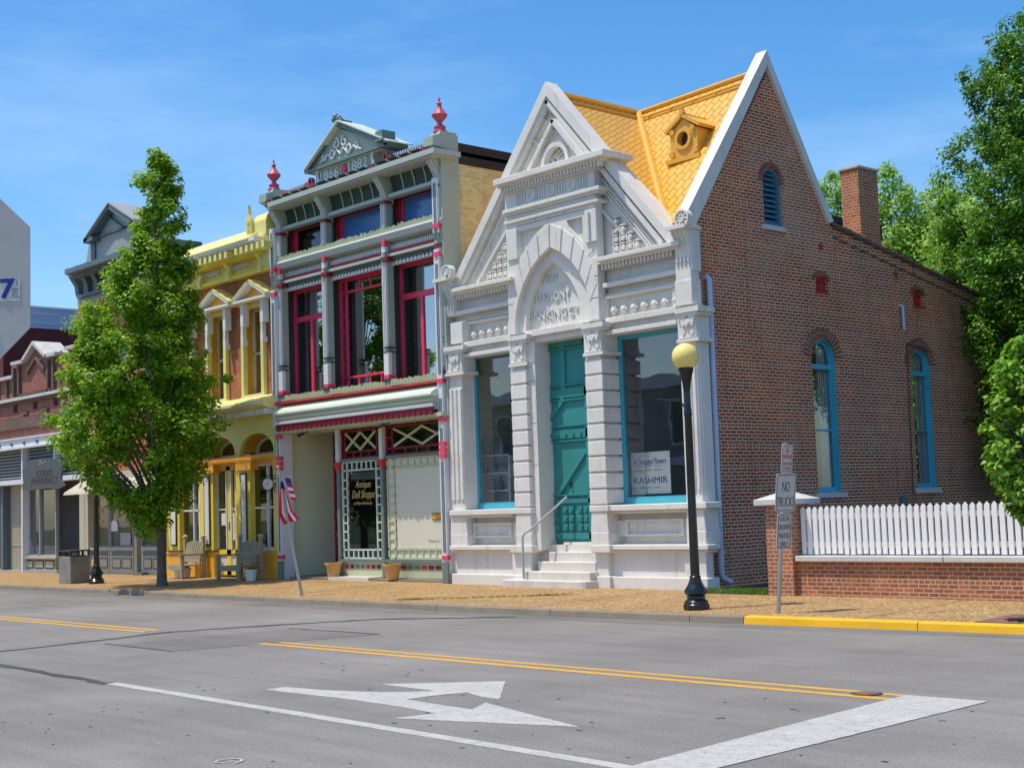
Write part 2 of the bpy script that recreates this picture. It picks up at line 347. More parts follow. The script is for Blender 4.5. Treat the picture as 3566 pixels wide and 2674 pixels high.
        for i in range(k):
            if lab[i] != i: continue
            q = [i]; seen = {i}
            while q:
                x = q.pop()
                for y in np.nonzero(near[x])[0]:
                    if y not in seen: seen.add(y); lab[y] = i; q.append(y)
        out = []
        for r in sorted(set(lab)):
            m_ = MB()
            for i in range(k):
                if lab[i] == r: a, b_ = st[i], st[i+1]; m_.add(s.v[a[0]:b_[0]], [tuple(j-a[0] for j in f) for f in s.f[a[1]:b_[1]]])
            out.append(m_)
        return out
    def build(s, name, mat, parent=None, smooth=False, kind=None, bevel=0):
        if parent is not None and len(s.isl) > 1:
            pc = s.pieces()
            if 1 < len(pc) <= 60: return [p_.build1(name, mat, parent, smooth, kind, bevel) for p_ in pc][0]
        return s.build1(name, mat, parent, smooth, kind, bevel)
    def build1(s, name, mat, parent=None, smooth=False, kind=None, bevel=0):
        if parent is not None: org = WL[parent]
        else:
            a = np.array(s.v); org = Vector(((a[:, 0].min()+a[:, 0].max())/2, (a[:, 1].min()+a[:, 1].max())/2, a[:, 2].min()))
        me = bpy.data.meshes.new(name); me.from_pydata([(x-org.x, y-org.y, z-org.z) for x, y, z in s.v], [], s.f)
        bm = bmesh.new(); bm.from_mesh(me); bmesh.ops.recalc_face_normals(bm, faces=bm.faces[:])
        if bevel: bmesh.ops.bevel(bm, geom=[e for e in bm.edges if len(e.link_faces) == 2 and e.calc_face_angle(0) > .6], offset=bevel, segments=1, affect='EDGES', clamp_overlap=True)
        bm.to_mesh(me); bm.free()
        me.materials.append(M[mat])
        if smooth:
            for p in me.polygons: p.use_smooth = True
            try: me.set_sharp_from_angle(angle=R(40))
            except Exception: pass
        o = bpy.data.objects.new(name, me); COL.objects.link(o)
        if parent is not None: o.parent = parent; WL[o] = WL[parent]
        else: o.location = org; WL[o] = org
        if kind: o['kind'] = kind
        return o
def T(name, label, cat, loc=(0, 0, 0), group=None):
    o = bpy.data.objects.new(name, None); COL.objects.link(o); o.location = loc; o.empty_display_size = .3
    o['label'] = label; o['category'] = cat; WL[o] = Vector(loc)
    if group: o['group'] = group
    return o
def tag(o, label, cat, group=None):
    o['label'] = label; o['category'] = cat
    if group: o['group'] = group
    return o
def copy_tree(o, parent=None):
    c = o.copy(); COL.objects.link(c); WL[c] = WL[o]
    if parent is not None: c.parent = parent
    for ch in [x for x in list(bpy.data.objects) if x.parent == o]: copy_tree(ch, c)
    return c
def text(s, mat, parent, name, c, h, xd=(1, 0, 0), zd=(0, 0, 1), width=None, shear=0, ext=.004, kind=None, off=0, mode='cap'):
    cu = bpy.data.curves.new(name, 'FONT'); cu.body = s; cu.align_x = 'CENTER'; cu.align_y = 'CENTER'; cu.size = 1; cu.shear = shear; cu.offset = off; cu.resolution_u = 3
    to = bpy.data.objects.new(name, cu); COL.objects.link(to)
    dg = bpy.context.evaluated_depsgraph_get(); me = bpy.data.meshes.new_from_object(to.evaluated_get(dg)); bpy.data.objects.remove(to)
    co = np.array([v.co[:] for v in me.vertices]); lo = co.min(0); hi = co.max(0)
    sz = h/(hi[1]-lo[1]); sx = width/(hi[0]-lo[0]) if width else sz
    xd = Vector(xd).normalized(); zd = Vector(zd).normalized(); n = xd.cross(zd); n.normalize()
    org = WL[parent]; mid = (lo+hi)/2
    k = len(me.vertices)
    front = [Vector(c)-org+xd*((p[0]-mid[0])*sx)+zd*((p[1]-mid[1])*sz)+n*ext for p in co]
    mb = MB(); fs = [tuple(p.vertices) for p in me.polygons]
    m2 = bpy.data.meshes.new(name); back = [v-n*(ext*1.0+.001) for v in front]
    cnt = {}
    for f in fs:
        for i in range(len(f)): e = (f[i], f[(i+1) % len(f)]); cnt[e] = 1
    side = [(a_, b_, b_+k, a_+k) for a_, b_ in cnt if (b_, a_) not in cnt]
    m2.from_pydata([tuple(v) for v in front+back], [], fs+side); m2.materials.append(M[mat]); bpy.data.meshes.remove(me)
    o = bpy.data.objects.new(name, m2); COL.objects.link(o); o.parent = parent; WL[o] = WL[parent]
    return o
def arch(l, r, spring, apex, n=8, pointed=False):
    """outline of an arched opening above the springing line, left to right"""
    w = (r-l)/2; cx = (l+r)/2; h = apex-spring; out = []
    if pointed:
        rad = (w*w+h*h)/(2*w)
        for i in range(n+1):
            th = math.acos(max(-1, min(1, (rad-w)/rad)))*i/n
            out.append((l+rad-rad*math.cos(th), spring+rad*math.sin(th)))
        out += [(2*cx-u, v) for u, v in reversed(out[:-1])]
    else:
        for i in range(2*n+1):
            th = math.pi*(1-i/(2*n)); out.append((cx+w*math.cos(th), spring+h*math.sin(th)))
    return out
def archwin(l, r, bottom, spring, apex, n=8, pointed=False): return [(r, bottom), (l, bottom)]+arch(l, r, spring, apex, n, pointed)
def grow(l, r, b, s, a, d): return archwin(l+d, r-d, b+d, s, a-d)

# ------------------------------------------------------------------ ground, road, pavement
MB().plate([(-400, -400), (400, -400), (400, 400), (-400, 400)], (), -.06, -.12, 'z', raw=True).build('ground', 'grass_ground', kind='structure')
KX = [(-300, 14.55), (-40, 14.55), (-29, 14.55), (-24, 14.43), (-18.2, 14.38), (-15, 14.45), (-13.2, 14.5), (-11.6, 14.66), (-8.4, 14.9), (-4, 15.1), (2, 15.2), (200, 15.2)]
def kerb_y(x):
    for (a, ya), (b_, yb) in zip(KX, KX[1:]):
        if a <= x <= b_: return ya+(yb-ya)*(x-a)/(b_-a)
    return KX[-1][1]
rp = [(-300, -8), (200, -8)]+[(x, y+.02) for x, y in reversed(KX)]
MB().plate(rp, (), 0, -.05, 'z', raw=True).build('road', 'asphalt', kind='structure')
mb = MB()
for (a, ya), (b_, yb) in zip(KX, KX[1:]):
    z = .098
    v = [(a, ya+.14, z), (b_, yb+.14, z), (b_, 17.6, .15), (a, 17.6, .15), (a, 24, .152), (b_, 24, .152)]
    mb.add(v, [(0, 1, 2, 3), (3, 2, 5, 4)])
mb.build('sidewalk', 'aggregate', kind='structure')
XB = -11.75
def kerb(name, x0, x1, mat, step=2.6):
    mb = MB(); x = x0
    while x < x1-.01:
        e = min(x+step, x1); ya, yb = kerb_y(x), kerb_y(e-.012); q = e-.012
        mb.add([(x, ya-.02, -.03), (q, yb-.02, -.03), (q, yb, .085), (x, ya, .085), (q, yb+.02, .102), (x, ya+.02, .102), (q, yb+.15, .104), (x, ya+.15, .104), (x, ya+.15, -.03), (q, yb+.15, -.03)],
               [(0, 1, 2, 3), (3, 2, 4, 5), (5, 4, 6, 7), (0, 3, 5, 7, 8), (1, 9, 6, 4, 2), (7, 6, 9, 8)])
        x = e
    return mb.build(name, mat, kind='structure')
kerb('kerb', -75, XB, 'kerb_stone'); kerb('painted_kerb', XB, 10, 'kerb_yellow', 2.45)
# pavement joints and pale patches in the aggregate
def sw_z(x, y): return .098+(.052)*max(0, min(1, (y-kerb_y(x)-.14)/(17.6-kerb_y(x)-.14)))
mb = MB()
for x in (-36, -31.4, -27.2, -23.0, -19.1, -15.9, -10.2, -6):
    y0 = kerb_y(x)+.2
    mb.add([(x, y0, sw_z(x, y0)+.004), (x+.02, y0, sw_z(x, y0)+.004), (x+.02, 17.6, .154), (x, 17.6, .154)], [(0, 1, 2, 3)])
mb.build('sidewalk_joint', 'sidewalk_joint', kind='structure')
def ragged(pts, a=.05, n=5):
    out = []
    for i, (x, y) in enumerate(pts):
        X, Y = pts[(i+1) % len(pts)]
        for k in range(n):
            q = k/n; out.append((x+(X-x)*q+random.uniform(-a, a), y+(Y-y)*q+random.uniform(-a, a)))
    return out
def rough_edge(pts):
    out = []
    for i, (x, y) in enumerate(pts):
        X, Y = pts[(i+1) % len(pts)]; d = math.hypot(X-x, Y-y); n = max(1, min(60, int(d/.06))); out.append((x, y))
        for k in range(1, n): q = k/n; out.append((x+(X-x)*q+random.uniform(-.005, .005), y+(Y-y)*q+random.uniform(-.005, .005)))
    return out
def sheet(name, pts, mat, z=.004, label=None, cat=None, group=None):
    if label: pts = rough_edge(pts)
    o = MB().plate(pts, (), z, z-.003, 'z', raw=True).build(name, mat, kind=None if label else 'structure')
    if label: tag(o, label, cat, group)
    return o
# repairs and seams in the asphalt
M['patch'] = M['asphalt'].copy(); M['patch'].name = 'patch'
for n_ in M['patch'].node_tree.nodes:
    if n_.type == 'VALTORGB' and .05 < n_.color_ramp.elements[0].color[0] < .12:
        for e in n_.color_ramp.elements: e.color = tuple(c*.72 for c in e.color[:3])+(1,)
sheet('road_patch', ragged([(-17.4, 8.6), (-15.7, 8.55), (-15.2, 11.25), (-17.1, 11.2)], .04), 'patch', .003)
def seam(pts, w):
    mb = MB(); l = []; r_ = []
    for i, (x, y) in enumerate(pts):
        a, b_ = Vector(pts[max(0, i-1)]), Vector(pts[min(len(pts)-1, i+1)]); d = (b_-a).normalized(); q = w*random.uniform(.55, 1.3)
        l.append((x-d.y*q, y+d.x*q)); r_.append((x+d.y*q, y-d.x*q))
    n = len(pts); mb.add([(x, y, .005) for x, y in l+r_], [(i, i+1, n+i+1, n+i) for i in range(n-1)])
    return mb
def sub(pts, n, a):
    o = []
    for (x, y), (X, Y) in zip(pts, pts[1:]):
        for k in range(n): o.append((x+(X-x)*k/n+random.uniform(-a, a), y+(Y-y)*k/n+random.uniform(-a, a)))
    return o+[pts[-1]]
mb = seam(sub([(-17.9, 6.6), (-17.9, 7.3), (-18.45, 10.0), (-17.9, 11.6), (-17.35, 12.86), (-15.59, 14.1)], 8, .05), .08)
for p_, w in (([(-16.6, 6.62), (-14.6, 6.55), (-13.25, 6.50)], .055), ([(-17.3, 11.25), (-15.2, 11.3)], .025), ([(-17.6, 8.6), (-15.7, 8.55)], .02)):
    q = seam(sub(p_, 8, .02), w); mb.add(q.v, q.f)
mb.build('road_seam', 'tar', kind='structure')
MB().plate([(-70, 13.9), (-30, 13.95), (-24, 13.9), (-18, 13.85), (-12, 14.1), (-8, 14.5), (0, 14.7), (8, 14.8), (8, 15.2), (-4, 15.05), (-8.4, 14.88), (-11.6, 14.62), (-13.2, 14.46), (-18.2, 14.34), (-24, 14.4), (-29, 14.5), (-70, 14.5)], (), .003, -.02, 'z', raw=True).build('gutter', 'patch', kind='structure')
# road markings
def stripe(x0, y0, x1, y1, w): 
    d = Vector((x1-x0, y1-y0)).normalized(); n = Vector((-d.y, d.x))*w/2
    return [(x0-n.x, y0-n.y), (x1-n.x, y1-n.y), (x1+n.x, y1+n.y), (x0+n.x, y0+n.y)]
g_ = 'double yellow centre line'
sheet('centre_line', stripe(-60, 9.97, -18.85, 9.83, .10), 'road_yellow', .004, 'far left yellow line nearest the lanes in front, ending at the dark seam', 'road line', g_)
sheet('centre_line', stripe(-60, 10.2, -18.95, 10.08, .10), 'road_yellow', .004, 'far left yellow line on the kerb side, ending at the dark seam', 'road line', g_)
sheet('centre_line', stripe(-15.6, 9.72, -6.3, 9.74, .10), 'road_yellow', .004, 'brighter near yellow line of the long pair running up to the white stop line', 'road line', g_)
sheet('centre_line', stripe(-15.45, 9.94, -6.35, 9.98, .085), 'road_yellow', .004, 'thinner worn yellow line on the kerb side of the long pair', 'road line', g_)
sheet('lane_line', stripe(-13.27, 6.54, -5.9, 6.36, .125), 'road_white', .004, 'long white lane line slanting across the bottom of the road', 'road line')
sheet('stop_line', [(-6.06, 6.3), (-5.60, 6.3), (-5.72, 10.04), (-6.42, 10.0)], 'road_white', .006, 'broad white stop line with cracked paint at the end of the yellow lines', 'stop line')
# combined through / turn arrow
ar = []
ar += [(-11.42, 7.16), (-11.42, 7.38), (-10.9, 7.46), (-10.4, 7.62), (-10.1, 7.83), (-9.95, 8.0), (-10.78, 8.03), (-10.75, 8.07), (-9.93, 8.83), (-9.06, 7.98), (-9.28, 7.98), (-9.62, 8.1), (-9.72, 7.78), (-9.72, 7.50), (-9.2, 7.46), (-8.78, 7.44), (-8.99, 7.76), (-7.43, 7.31), (-8.94, 6.76), (-8.85, 7.12), (-9.4, 7.2), (-10.2, 7.22)]
sheet('turn_arrow', ar, 'road_white', .004, 'white two-headed road arrow pointing straight on and to the left', 'road arrow')
mb = MB()
for q in (.17, ):
    P_ = [(-8.32+.115*math.cos(a)*(1-.09*a), 4.91+.13*math.sin(a)*(1-.09*a), .006) for a in [k*.35 for k in range(24)]]
n = len(P_)
l = [(x, y, .006) for x, y, z in P_]; r_ = [(-8.32+(x+8.32)*.80-.0, 4.91+(y-4.91)*.80, .006) for x, y, z in P_]
mb.add(l+r_, [(i, i+1, n+i+1, n+i) for i in range(n-1)])
tag(mb.build('painted_swirl', 'road_white'), 'small white painted swirl on the asphalt at the bottom edge', 'road paint')
mb = MB(); rr = random.Random(9)
for k in range(150):
    x, y, w = rr.uniform(-13, -3.8), rr.uniform(4.2, 9.6), rr.uniform(.008, .03); a0 = rr.uniform(0, 3)
    if rr.random() < .3: x -= rr.uniform(0, 9)
    mb.add([(x+w*rr.uniform(.6, 1.5)*math.cos(a0+q), y+w*rr.uniform(.4, .9)*math.sin(a0+q), .0028) for q in (0, 1.2, 2.5, 3.7, 5)], [(0, 1, 2, 3, 4)])
mb.build('road_speck', 'tar', kind='structure')
t = T('manhole_cover', 'rusty iron utility cover in the asphalt between the yellow lines and stop line', 'manhole cover', (-6.72, 9.9, 0))
MB().disc(-6.72, 9.9, .13, .008, -.02, 20, None, 'z', True).build('rim', 'tar', t)
MB().disc(-6.72, 9.9, .10, .012, -.02, 18, None, 'z', True).build('lid', 'rust', t)

# ------------------------------------------------------------------ stone bank on the corner
B = T('bank_building', 'white stone gabled bank with golden roof and a brick side wall on the corner', 'bank', (-18.6, 18.3, .15))
pw = MB()
gab = [(-15.45, -.4), (-15.45, 6.0), (-15.6, 6.1), (-18.88, 9.55), (-21.85, 6.12), (-22.1, 6.0), (-22.1, -.4)]
pw.plate(gab, [[(-21.45, 1.58), (-20.02, 1.58), (-20.02, 4.72), (-21.45, 4.72)], [(-17.42, 1.58), (-15.74, 1.58), (-15.74, 4.66), (-17.42, 4.66)], [(-19.42, .9), (-17.82, .9), (-17.82, 4.76), (-19.42, 4.76)]], 18.3, 18.62)
pw.build('front_wall', 'stone', B)
# plinth, ledge, pedestals
mb = MB()
for a, b_ in ((-22.12, -20.1), (-17.72, -15.42)):
    mb.F(a, b_, -.4, .33, 18.0, 18.32); mb.F(a+.03, b_-.03, .33, .80, 18.1, 18.32)
    mb.F(a+.02, b_-.02, 1.04, 1.33, 18.22, 18.32)
for a, b_ in ((-20.3, -19.72), (-18.12, -17.68)):
    mb.F(a, b_, -.4, .33, 17.93, 18.42); mb.F(a+.02, b_-.02, .33, .80, 18.0, 18.42)
mb.build('plinth', 'stone', B, bevel=.012)
mb = MB()
for a, b_ in ((-22.16, -20.25), (-17.7, -15.38)):
    mb.F(a, b_, .80, .89, 17.97, 18.3); mb.F(a+.02, b_, .75, .80, 18.04, 18.3)
    mb.F(a+.02, b_, 1.49, 1.60, 17.98, 18.4); mb.F(a+.04, b_, 1.44, 1.49, 18.06, 18.3)
for a, b_ in ((-20.34, -19.70), (-18.14, -17.66)):
    mb.F(a, b_, .75, .89, 17.9, 18.45); mb.F(a, b_, 1.49, 1.60, 17.93, 18.42)
mb.build('ledge', 'stone', B, bevel=.012)
# sunk panels below the windows
mb = MB()
for a, b_ in ((-21.4, -20.28), (-17.25, -15.9)):
    for q in ((a, b_, 1.29, 1.33), (a, b_, 1.04, 1.08), (a, a+.05, 1.08, 1.29), (b_-.05, b_, 1.08, 1.29)): mb.F(*q, 18.17, 18.24)
mb.build('panel_frame', 'stone', B)
# steps up to the door
mb = MB()
def slab(x0, x1, y0, y1, z0, z1, rd=0):
    if rd: mb.plate([(x0, y1), (x0, y0+.03), (x0+.03, y0)]+[(x1-rd+rd*math.sin(q), y0+rd-rd*math.cos(q)) for q in (0, .4, .8, 1.2, 1.57)]+[(x1, y1)], (), z1, z0, 'z', True)
    else: mb.box(x0, x1, y0, y1, z0, z1)
slab(-19.85, -17.62, 17.62, 18.0, .05, .28, .18)
slab(-19.38, -17.66, 17.78, 18.1, .2, .43); slab(-19.2, -17.7, 17.97, 18.3, .3, .60); slab(-19.1, -17.75, 18.16, 18.5, .4, .77); slab(-18.9, -17.8, 18.35, 18.9, .5, .94)
mb.build('steps', 'stone_step', B, bevel=.012)
# pilasters
def pilaster(l, r, f, rust=False, flut=False):
    mb = MB(); mb.F(l, r, 1.6, 4.36, f, 18.42); mb.F(l, r, 4.36, 4.86, f, 18.42)
    mb.F(l-.03, r+.03, .89, 1.12, f-.06, 18.4)
    mb.plate([(l-.03, 1.12), (r+.03, 1.12), (r+.0, 1.49), (l-.0, 1.49)], (), f-.05, 18.4)
    if rust:
        for k in range(9): mb.F(l-.025, r+.025, 1.62+k*.297, 1.62+k*.297+.255, f-.045, 18.4)
    if flut:
        w = (r-l)/3.4
        for k in range(3):
            q = l+.03+k*(r-l-.06)/3+.015; mb.F(q, q+(r-l-.06)/3-.035, 1.80, 4.05, f-.03, f+.02)
    mb.build('pilaster', 'stone', B, bevel=.01)
    c = MB(); c.F(l-.08, r+.08, 4.84, 4.93, f-.11, 18.4); c.F(l-.05, r+.05, 4.78, 4.84, f-.08, 18.4); c.F(l-.06, r+.06, 4.33, 4.39, f-.08, 18.4)
    c.F(l-.02, r+.02, 4.39, 4.78, f-.03, 18.4)
    cu = (l+r)/2
    for du in (-.10, .10):
        c.disc(cu+du, 4.49, .045, f-.07, f); c.plate([(cu+du-.08, 4.78), (cu+du+.08, 4.78), (cu+du+.02, 4.60), (cu+du-.02, 4.60)], (), f-.07, f)
    c.disc(cu, 4.66, .07, f-.08, f, 10); c.disc(cu, 4.66, .035, f-.10, f, 8)
    c.plate([(l, 4.44), (cu-.1, 4.40), (cu, 4.47), (cu+.1, 4.40), (r, 4.44), (r, 4.40), (l, 4.40)], (), f-.06, f)
    c.build('capital', 'stone', B)
pilaster(-22.09, -21.62, 18.08, flut=True); pilaster(-20.13, -19.73, 18.0, rust=True); pilaster(-18.09, -17.7, 18.0, rust=True); pilaster(-15.81, -15.44, 18.08, flut=True)
# corner pier returning on to the side wall
mb = MB(); mb.box(-15.62, -15.24, 18.14, 18.32, .9, 4.92); mb.box(-15.62, -15.28, 18.06, 18.28, 4.92, 6.1); mb.box(-15.7, -15.22, 18.05, 18.22, .05, .9); mb.build('corner_pier', 'stone', B, bevel=.01)
# entablature over windows, blocks, friezes
mb = MB()
for a, b_ in ((-21.6, -20.12), (-17.55, -15.86)):
    mb.F(a, b_, 4.86, 4.97, 18.08, 18.3); mb.F(a, b_, 4.74, 4.86, 18.18, 18.3); mb.F(a, b_, 4.66, 4.74, 18.1, 18.4)
    mb.F(a, b_, 5.32, 5.37, 18.18, 18.3); mb.F(a, a+.06, 4.97, 5.32, 18.2, 18.3); mb.F(b_-.06, b_, 4.97, 5.32, 18.2, 18.3)
mb.F(-22.0, -20.1, 5.55, 5.63, 18.12, 18.3); mb.F(-17.6, -15.40, 5.53, 5.61, 18.12, 18.3)
mb.F(-22.1, -20.1, 5.38, 5.42, 18.24, 18.3); mb.F(-17.6, -15.40, 5.37, 5.41, 18.24, 18.3)
mb.F(-19.7, -18.1, 4.86, 4.98, 18.02, 18.3); mb.F(-19.74, -18.06, 4.73, 4.86, 18.1, 18.42)
for k in range(3): mb.disc(-19.5+k*.6, 4.80, .045, 18.08, 18.12, 10)
for q in (-21.93, -15.86): mb.F(q, q+.38, 4.97, 5.40, 18.05, 18.3)
mb.build('entablature', 'stone', B, bevel=.01)
mb = MB()
for a, n in ((-21.44, 6), (-17.32, 7)):
    for k in range(n):
        u = a+k*.245; p_ = my(u, 5.08, 18.24, 18.22); mb.ball(p_, .055, 8, .7)
        for j in range(6): q = j*1.047; e = my(u+.06*math.cos(q), 5.08+.06*math.sin(q), 18.24, 18.24); mb.ball(e, .03, 6, .6)
mb.build('rosette_row', 'stone', B, smooth=True)
# wing cornices with dentils
mb = MB()
for a, b_ in ((-21.9, -20.05), (-17.72, -15.75)):
    mb.F(a, b_, 6.03, 6.11, 17.95, 18.35); mb.F(a+.03, b_-.03, 5.97, 6.03, 18.03, 18.35); mb.F(a+.04, b_-.02, 5.84, 5.97, 18.19, 18.35)
mb.build('cornice', 'stone', B, bevel=.008)
mb = MB()
for a, b_, n in ((-21.82, -20.12, 19), (-17.6, -15.86, 20)):
    for k in range(n): q = a+(b_-a)*k/n; mb.F(q, q+(b_-a)/n*.58, 5.86, 5.97, 18.1, 18.2)
for k in range(31): q = -20.26+k*.0885; mb.F(q, q+.052, 7.80, 7.90, 17.92, 18.05)
mb.build('dentil_band', 'stone', B)
# scroll brackets and shell ornaments on the two corners
for u0 in (-22.22, -15.84):
    x0, x1 = u0*.985, (u0+.36)*.985
    sb = MB(); sb.prof([(18.3, 5.5), (18.08, 5.5), (18.05, 5.65), (18.1, 5.8), (18.05, 6.0), (17.96, 6.15), (17.93, 6.28), (18.3, 6.28)], x0, x1)
    for k in range(4):
        x = x0+.05+k*(x1-x0-.1)/3; sb.tube([(x, 18.06, 5.58), (x, 18.035, 5.67), (x, 18.085, 5.82), (x, 18.03, 6.02), (x, 17.94, 6.17)], .017, 6)
    sb.box(x0-.04, x1+.04, 17.86, 18.3, 6.20, 6.26)
    sb.build('bracket', 'stone', B)
    c = (u0+.19, 6.47); q = MB(); q.disc(c[0], c[1], .16, 17.88, 18.02, 20, .128); q.disc(c[0], c[1], .14, 17.93, 18.02, 16); q.disc(c[0], c[1]-.02, .045, 17.86, 17.95, 10)
    for k in range(9): a_ = k*.6981; q.bar(c[0]+.05*math.cos(a_), c[1]+.05*math.sin(a_), c[0]+.14*math.cos(a_), c[1]+.14*math.sin(a_), .028, 17.89, 17.95)
    q.build('shell_ornament', 'stone', B)
# central bay with its pointed arch
mb = MB()
o = [(-20.14, 4.96), (-19.98, 4.96)]+arch(-19.98, -17.88, 4.98, 6.50, 9, True)+[(-17.88, 4.96), (-17.68, 4.96), (-17.68, 7.9), (-20.14, 7.9)]
nl = [(-19.79, 6.95), (-19.79, 6.40), (-19.62, 6.55), (-19.35, 6.78), (-19.05, 6.95)]; nr = [(-18.03, 6.93), (-18.45, 6.93), (-18.40, 6.80), (-18.2, 6.58), (-18.03, 6.40)]
mb.plate(o, [nl, nr], 18.06, 18.24); mb.F(-20.14, -17.68, 6.3, 7.9, 18.16, 18.4)
mb.build('bay', 'stone', B)
mb = MB()
o = [(-20.0, 4.96), (-19.66, 4.96)]+arch(-19.66, -18.13, 4.98, 6.22, 9, True)+[(-18.13, 4.96), (-17.86, 4.96)]+[p_ for p_ in reversed(arch(-20.0, -17.86, 4.98, 6.52, 9, True))]
mb.plate(o, (), 18.17, 18.3); mb.build('arch_ring', 'stone', B)
mb = MB()      # voussoirs
ri = arch(-19.98, -17.88, 4.98, 6.50, 12, True); ro = arch(-20.14, -17.68, 5.25, 6.95, 12, True); n = len(ri)
for k in range(0, n-1, 2):
    if k < 3 or k > n-5: continue
    sh = .06; a0, a1, c1, c0 = Vector(ri[k]), Vector(ri[k+2]), Vector(ro[k+2]), Vector(ro[k])
    L_ = lambda p, q, f_: tuple(p+(q-p)*f_)
    mb.plate([L_(a0, a1, sh), L_(a0, a1, 1-sh), L_(c0, c1, 1-sh), L_(c0, c1, sh)], (), 18.035, 18.08)
for v0, v1 in ((4.98, 5.35), (5.38, 5.75), (5.78, 6.12)): mb.F(-17.90 if v0 < 5.3 else -17.96+(v0-5)*.0, -17.69, v0, v1, 18.045, 18.08)
mb.build('voussoirs', 'stone', B, bevel=.006)
mb = MB()
mb.F(-20.2, -17.62, 7.14, 7.20, 18.0, 18.4); mb.F(-20.24, -17.58, 7.36, 7.43, 17.95, 18.4); mb.F(-20.2, -17.62, 7.30, 7.36, 18.0, 18.4)
mb.F(-20.18, -17.64, 7.74, 7.9, 18.0, 18.4); mb.F(-20.36, -17.52, 7.90, 7.97, 17.9, 18.6); mb.F(-20.48, -17.44, 7.97, 8.09, 17.8, 18.6)
mb.F(-20.14, -19.84, 6.42, 7.02, 18.02, 18.1); mb.F(-17.98, -17.68, 6.42, 7.02, 18.02, 18.1)
mb.build('bay_cornice', 'stone', B, bevel=.01)
mb = MB(); u = -19.82
for g in range(4):
    for k in range(4): mb.F(u+k*.072, u+k*.072+.026, 7.49, 7.69, 18.03, 18.07)
    u += .30
    if g < 3: mb.disc(u+.13, 7.59, .105, 18.03, 18.07, 18, .082); u += .26
for q in (-17.86, ): mb.tube([my(q, 6.5, 18.02, 18.0), my(q, 6.98, 18.02, 18.0)], .03, 8)
mb.build('frieze_pattern', 'stone', B)
mb = MB()
for u, v, u1, v1, ff in ((-20.14, 7.0, -19.84, 7.0, 18.058), (-19.84, 7.05, -17.98, 7.05, 18.058), (-17.98, 7.0, -17.68, 7.0, 18.058), (-19.3, 7.05, -19.3, 7.14, 18.058), (-18.5, 7.05, -18.5, 7.14, 18.058), (-20.14, 5.55, -20.0, 5.55, 18.058), (-20.14, 6.05, -19.9, 6.05, 18.058), (-17.8, 5.7, -17.68, 5.7, 18.043), (-17.95, 6.15, -17.68, 6.3, 18.043), (-21.62, 4.3, -21.62, 4.301, 18.07)):
    mb.bar(u, v, u1, v1, .012, ff, ff+.002)
for v in (2.4, 3.2, 4.0): mb.bar(-19.74, v, -19.46, v+.001, .010, 18.048, 18.05)
mb.build('joint_line', 'joint_dark', B)
# small pediment above the bay
mb = MB(); ac = arch(-19.0, -18.42, 8.10, 8.40, 6)
mb.plate([(-19.42, 8.08), (-19.02, 8.08)]+ac+[(-18.40, 8.08), (-18.08, 8.08), (-18.74, 8.84)], (), 18.12, 18.34)
mb.bar(-19.46, 8.08, -18.72, 8.92, .085, 18.0, 18.34); mb.bar(-18.04, 8.08, -18.76, 8.92, .085, 18.0, 18.34)
o = arch(-19.08, -18.34, 8.08, 8.48, 8); i_ = arch(-19.0, -18.42, 8.08, 8.40, 8); mb.plate(o+list(reversed(i_)), (), 18.05, 18.2)
for k in range(9): a_ = .2+k*.34; mb.bar(-18.71, 8.09, -18.71+.27*math.cos(a_), 8.09+.28*math.sin(a_), .03, 18.22, 18.32)
for a_ in (.4, 1.2, 1.95, 2.74): mb.disc(-18.71+.09*math.cos(a_), 8.62+.07*math.sin(a_), .038, 18.08, 18.14, 8)
mb.build('small_pediment', 'stone', B)
# raking courses inside the gable, lattice panels
mb = MB()
mb.bar(-21.62, 6.12, -18.87, 9.33, .10, 18.14, 18.32); mb.bar(-16.12, 6.12, -18.89, 9.33, .10, 18.14, 18.32)
for s_, u0, u1 in ((1, -21.62, -18.87), (-1, -16.12, -18.89)):
    for d in (.17, .24, .31): mb.bar(u0+s_*d, 6.12, u1+s_*d*.35, 9.33-d*.75, .030, 18.24, 18.32)
    mb.bar(u0+s_*.56, 6.12, u1+s_*.5, 8.75, .05, 18.21, 18.32)
for k in range(9): u = -19.9+k*.3; h = 8.62-abs(u+18.8)*1.05; mb.F(u, u+.02, h, h+.30, 18.27, 18.31)
mb.build('gable_moulding', 'stone', B)
mb = MB()
for side in (0, 1):
    for k in range(4):
        for j in range(4):
            if j > (k+.5 if side == 0 else 3.5-k): continue
            u = (-20.74+k*.155) if side == 0 else (-17.28+k*.165); w = 6.13+j*.165
            if u < -20.72 and j: continue
            for q in ((u, u+.15, w+.13, w+.155), (u, u+.022, w, w+.15)): mb.F(*q, 18.2, 18.32)
            mb.disc(u+.085, w+.065, .05, 18.2, 18.32, 8); mb.disc(u+.085, w+.065, .022, 18.17, 18.3, 6)
mb.build('lattice_panel', 'stone', B)
mb = MB()      # coping of the front gable
mb.plate([(-22.0, 6.02), (-18.88, 9.70), (-18.88, 9.42), (-21.70, 6.12)], (), 18.1, 18.40); mb.plate([(-15.72, 6.02), (-16.0, 6.12), (-18.88, 9.42), (-18.88, 9.70)], (), 18.1, 18.40)
mb.build('gable_coping', 'stone', B)
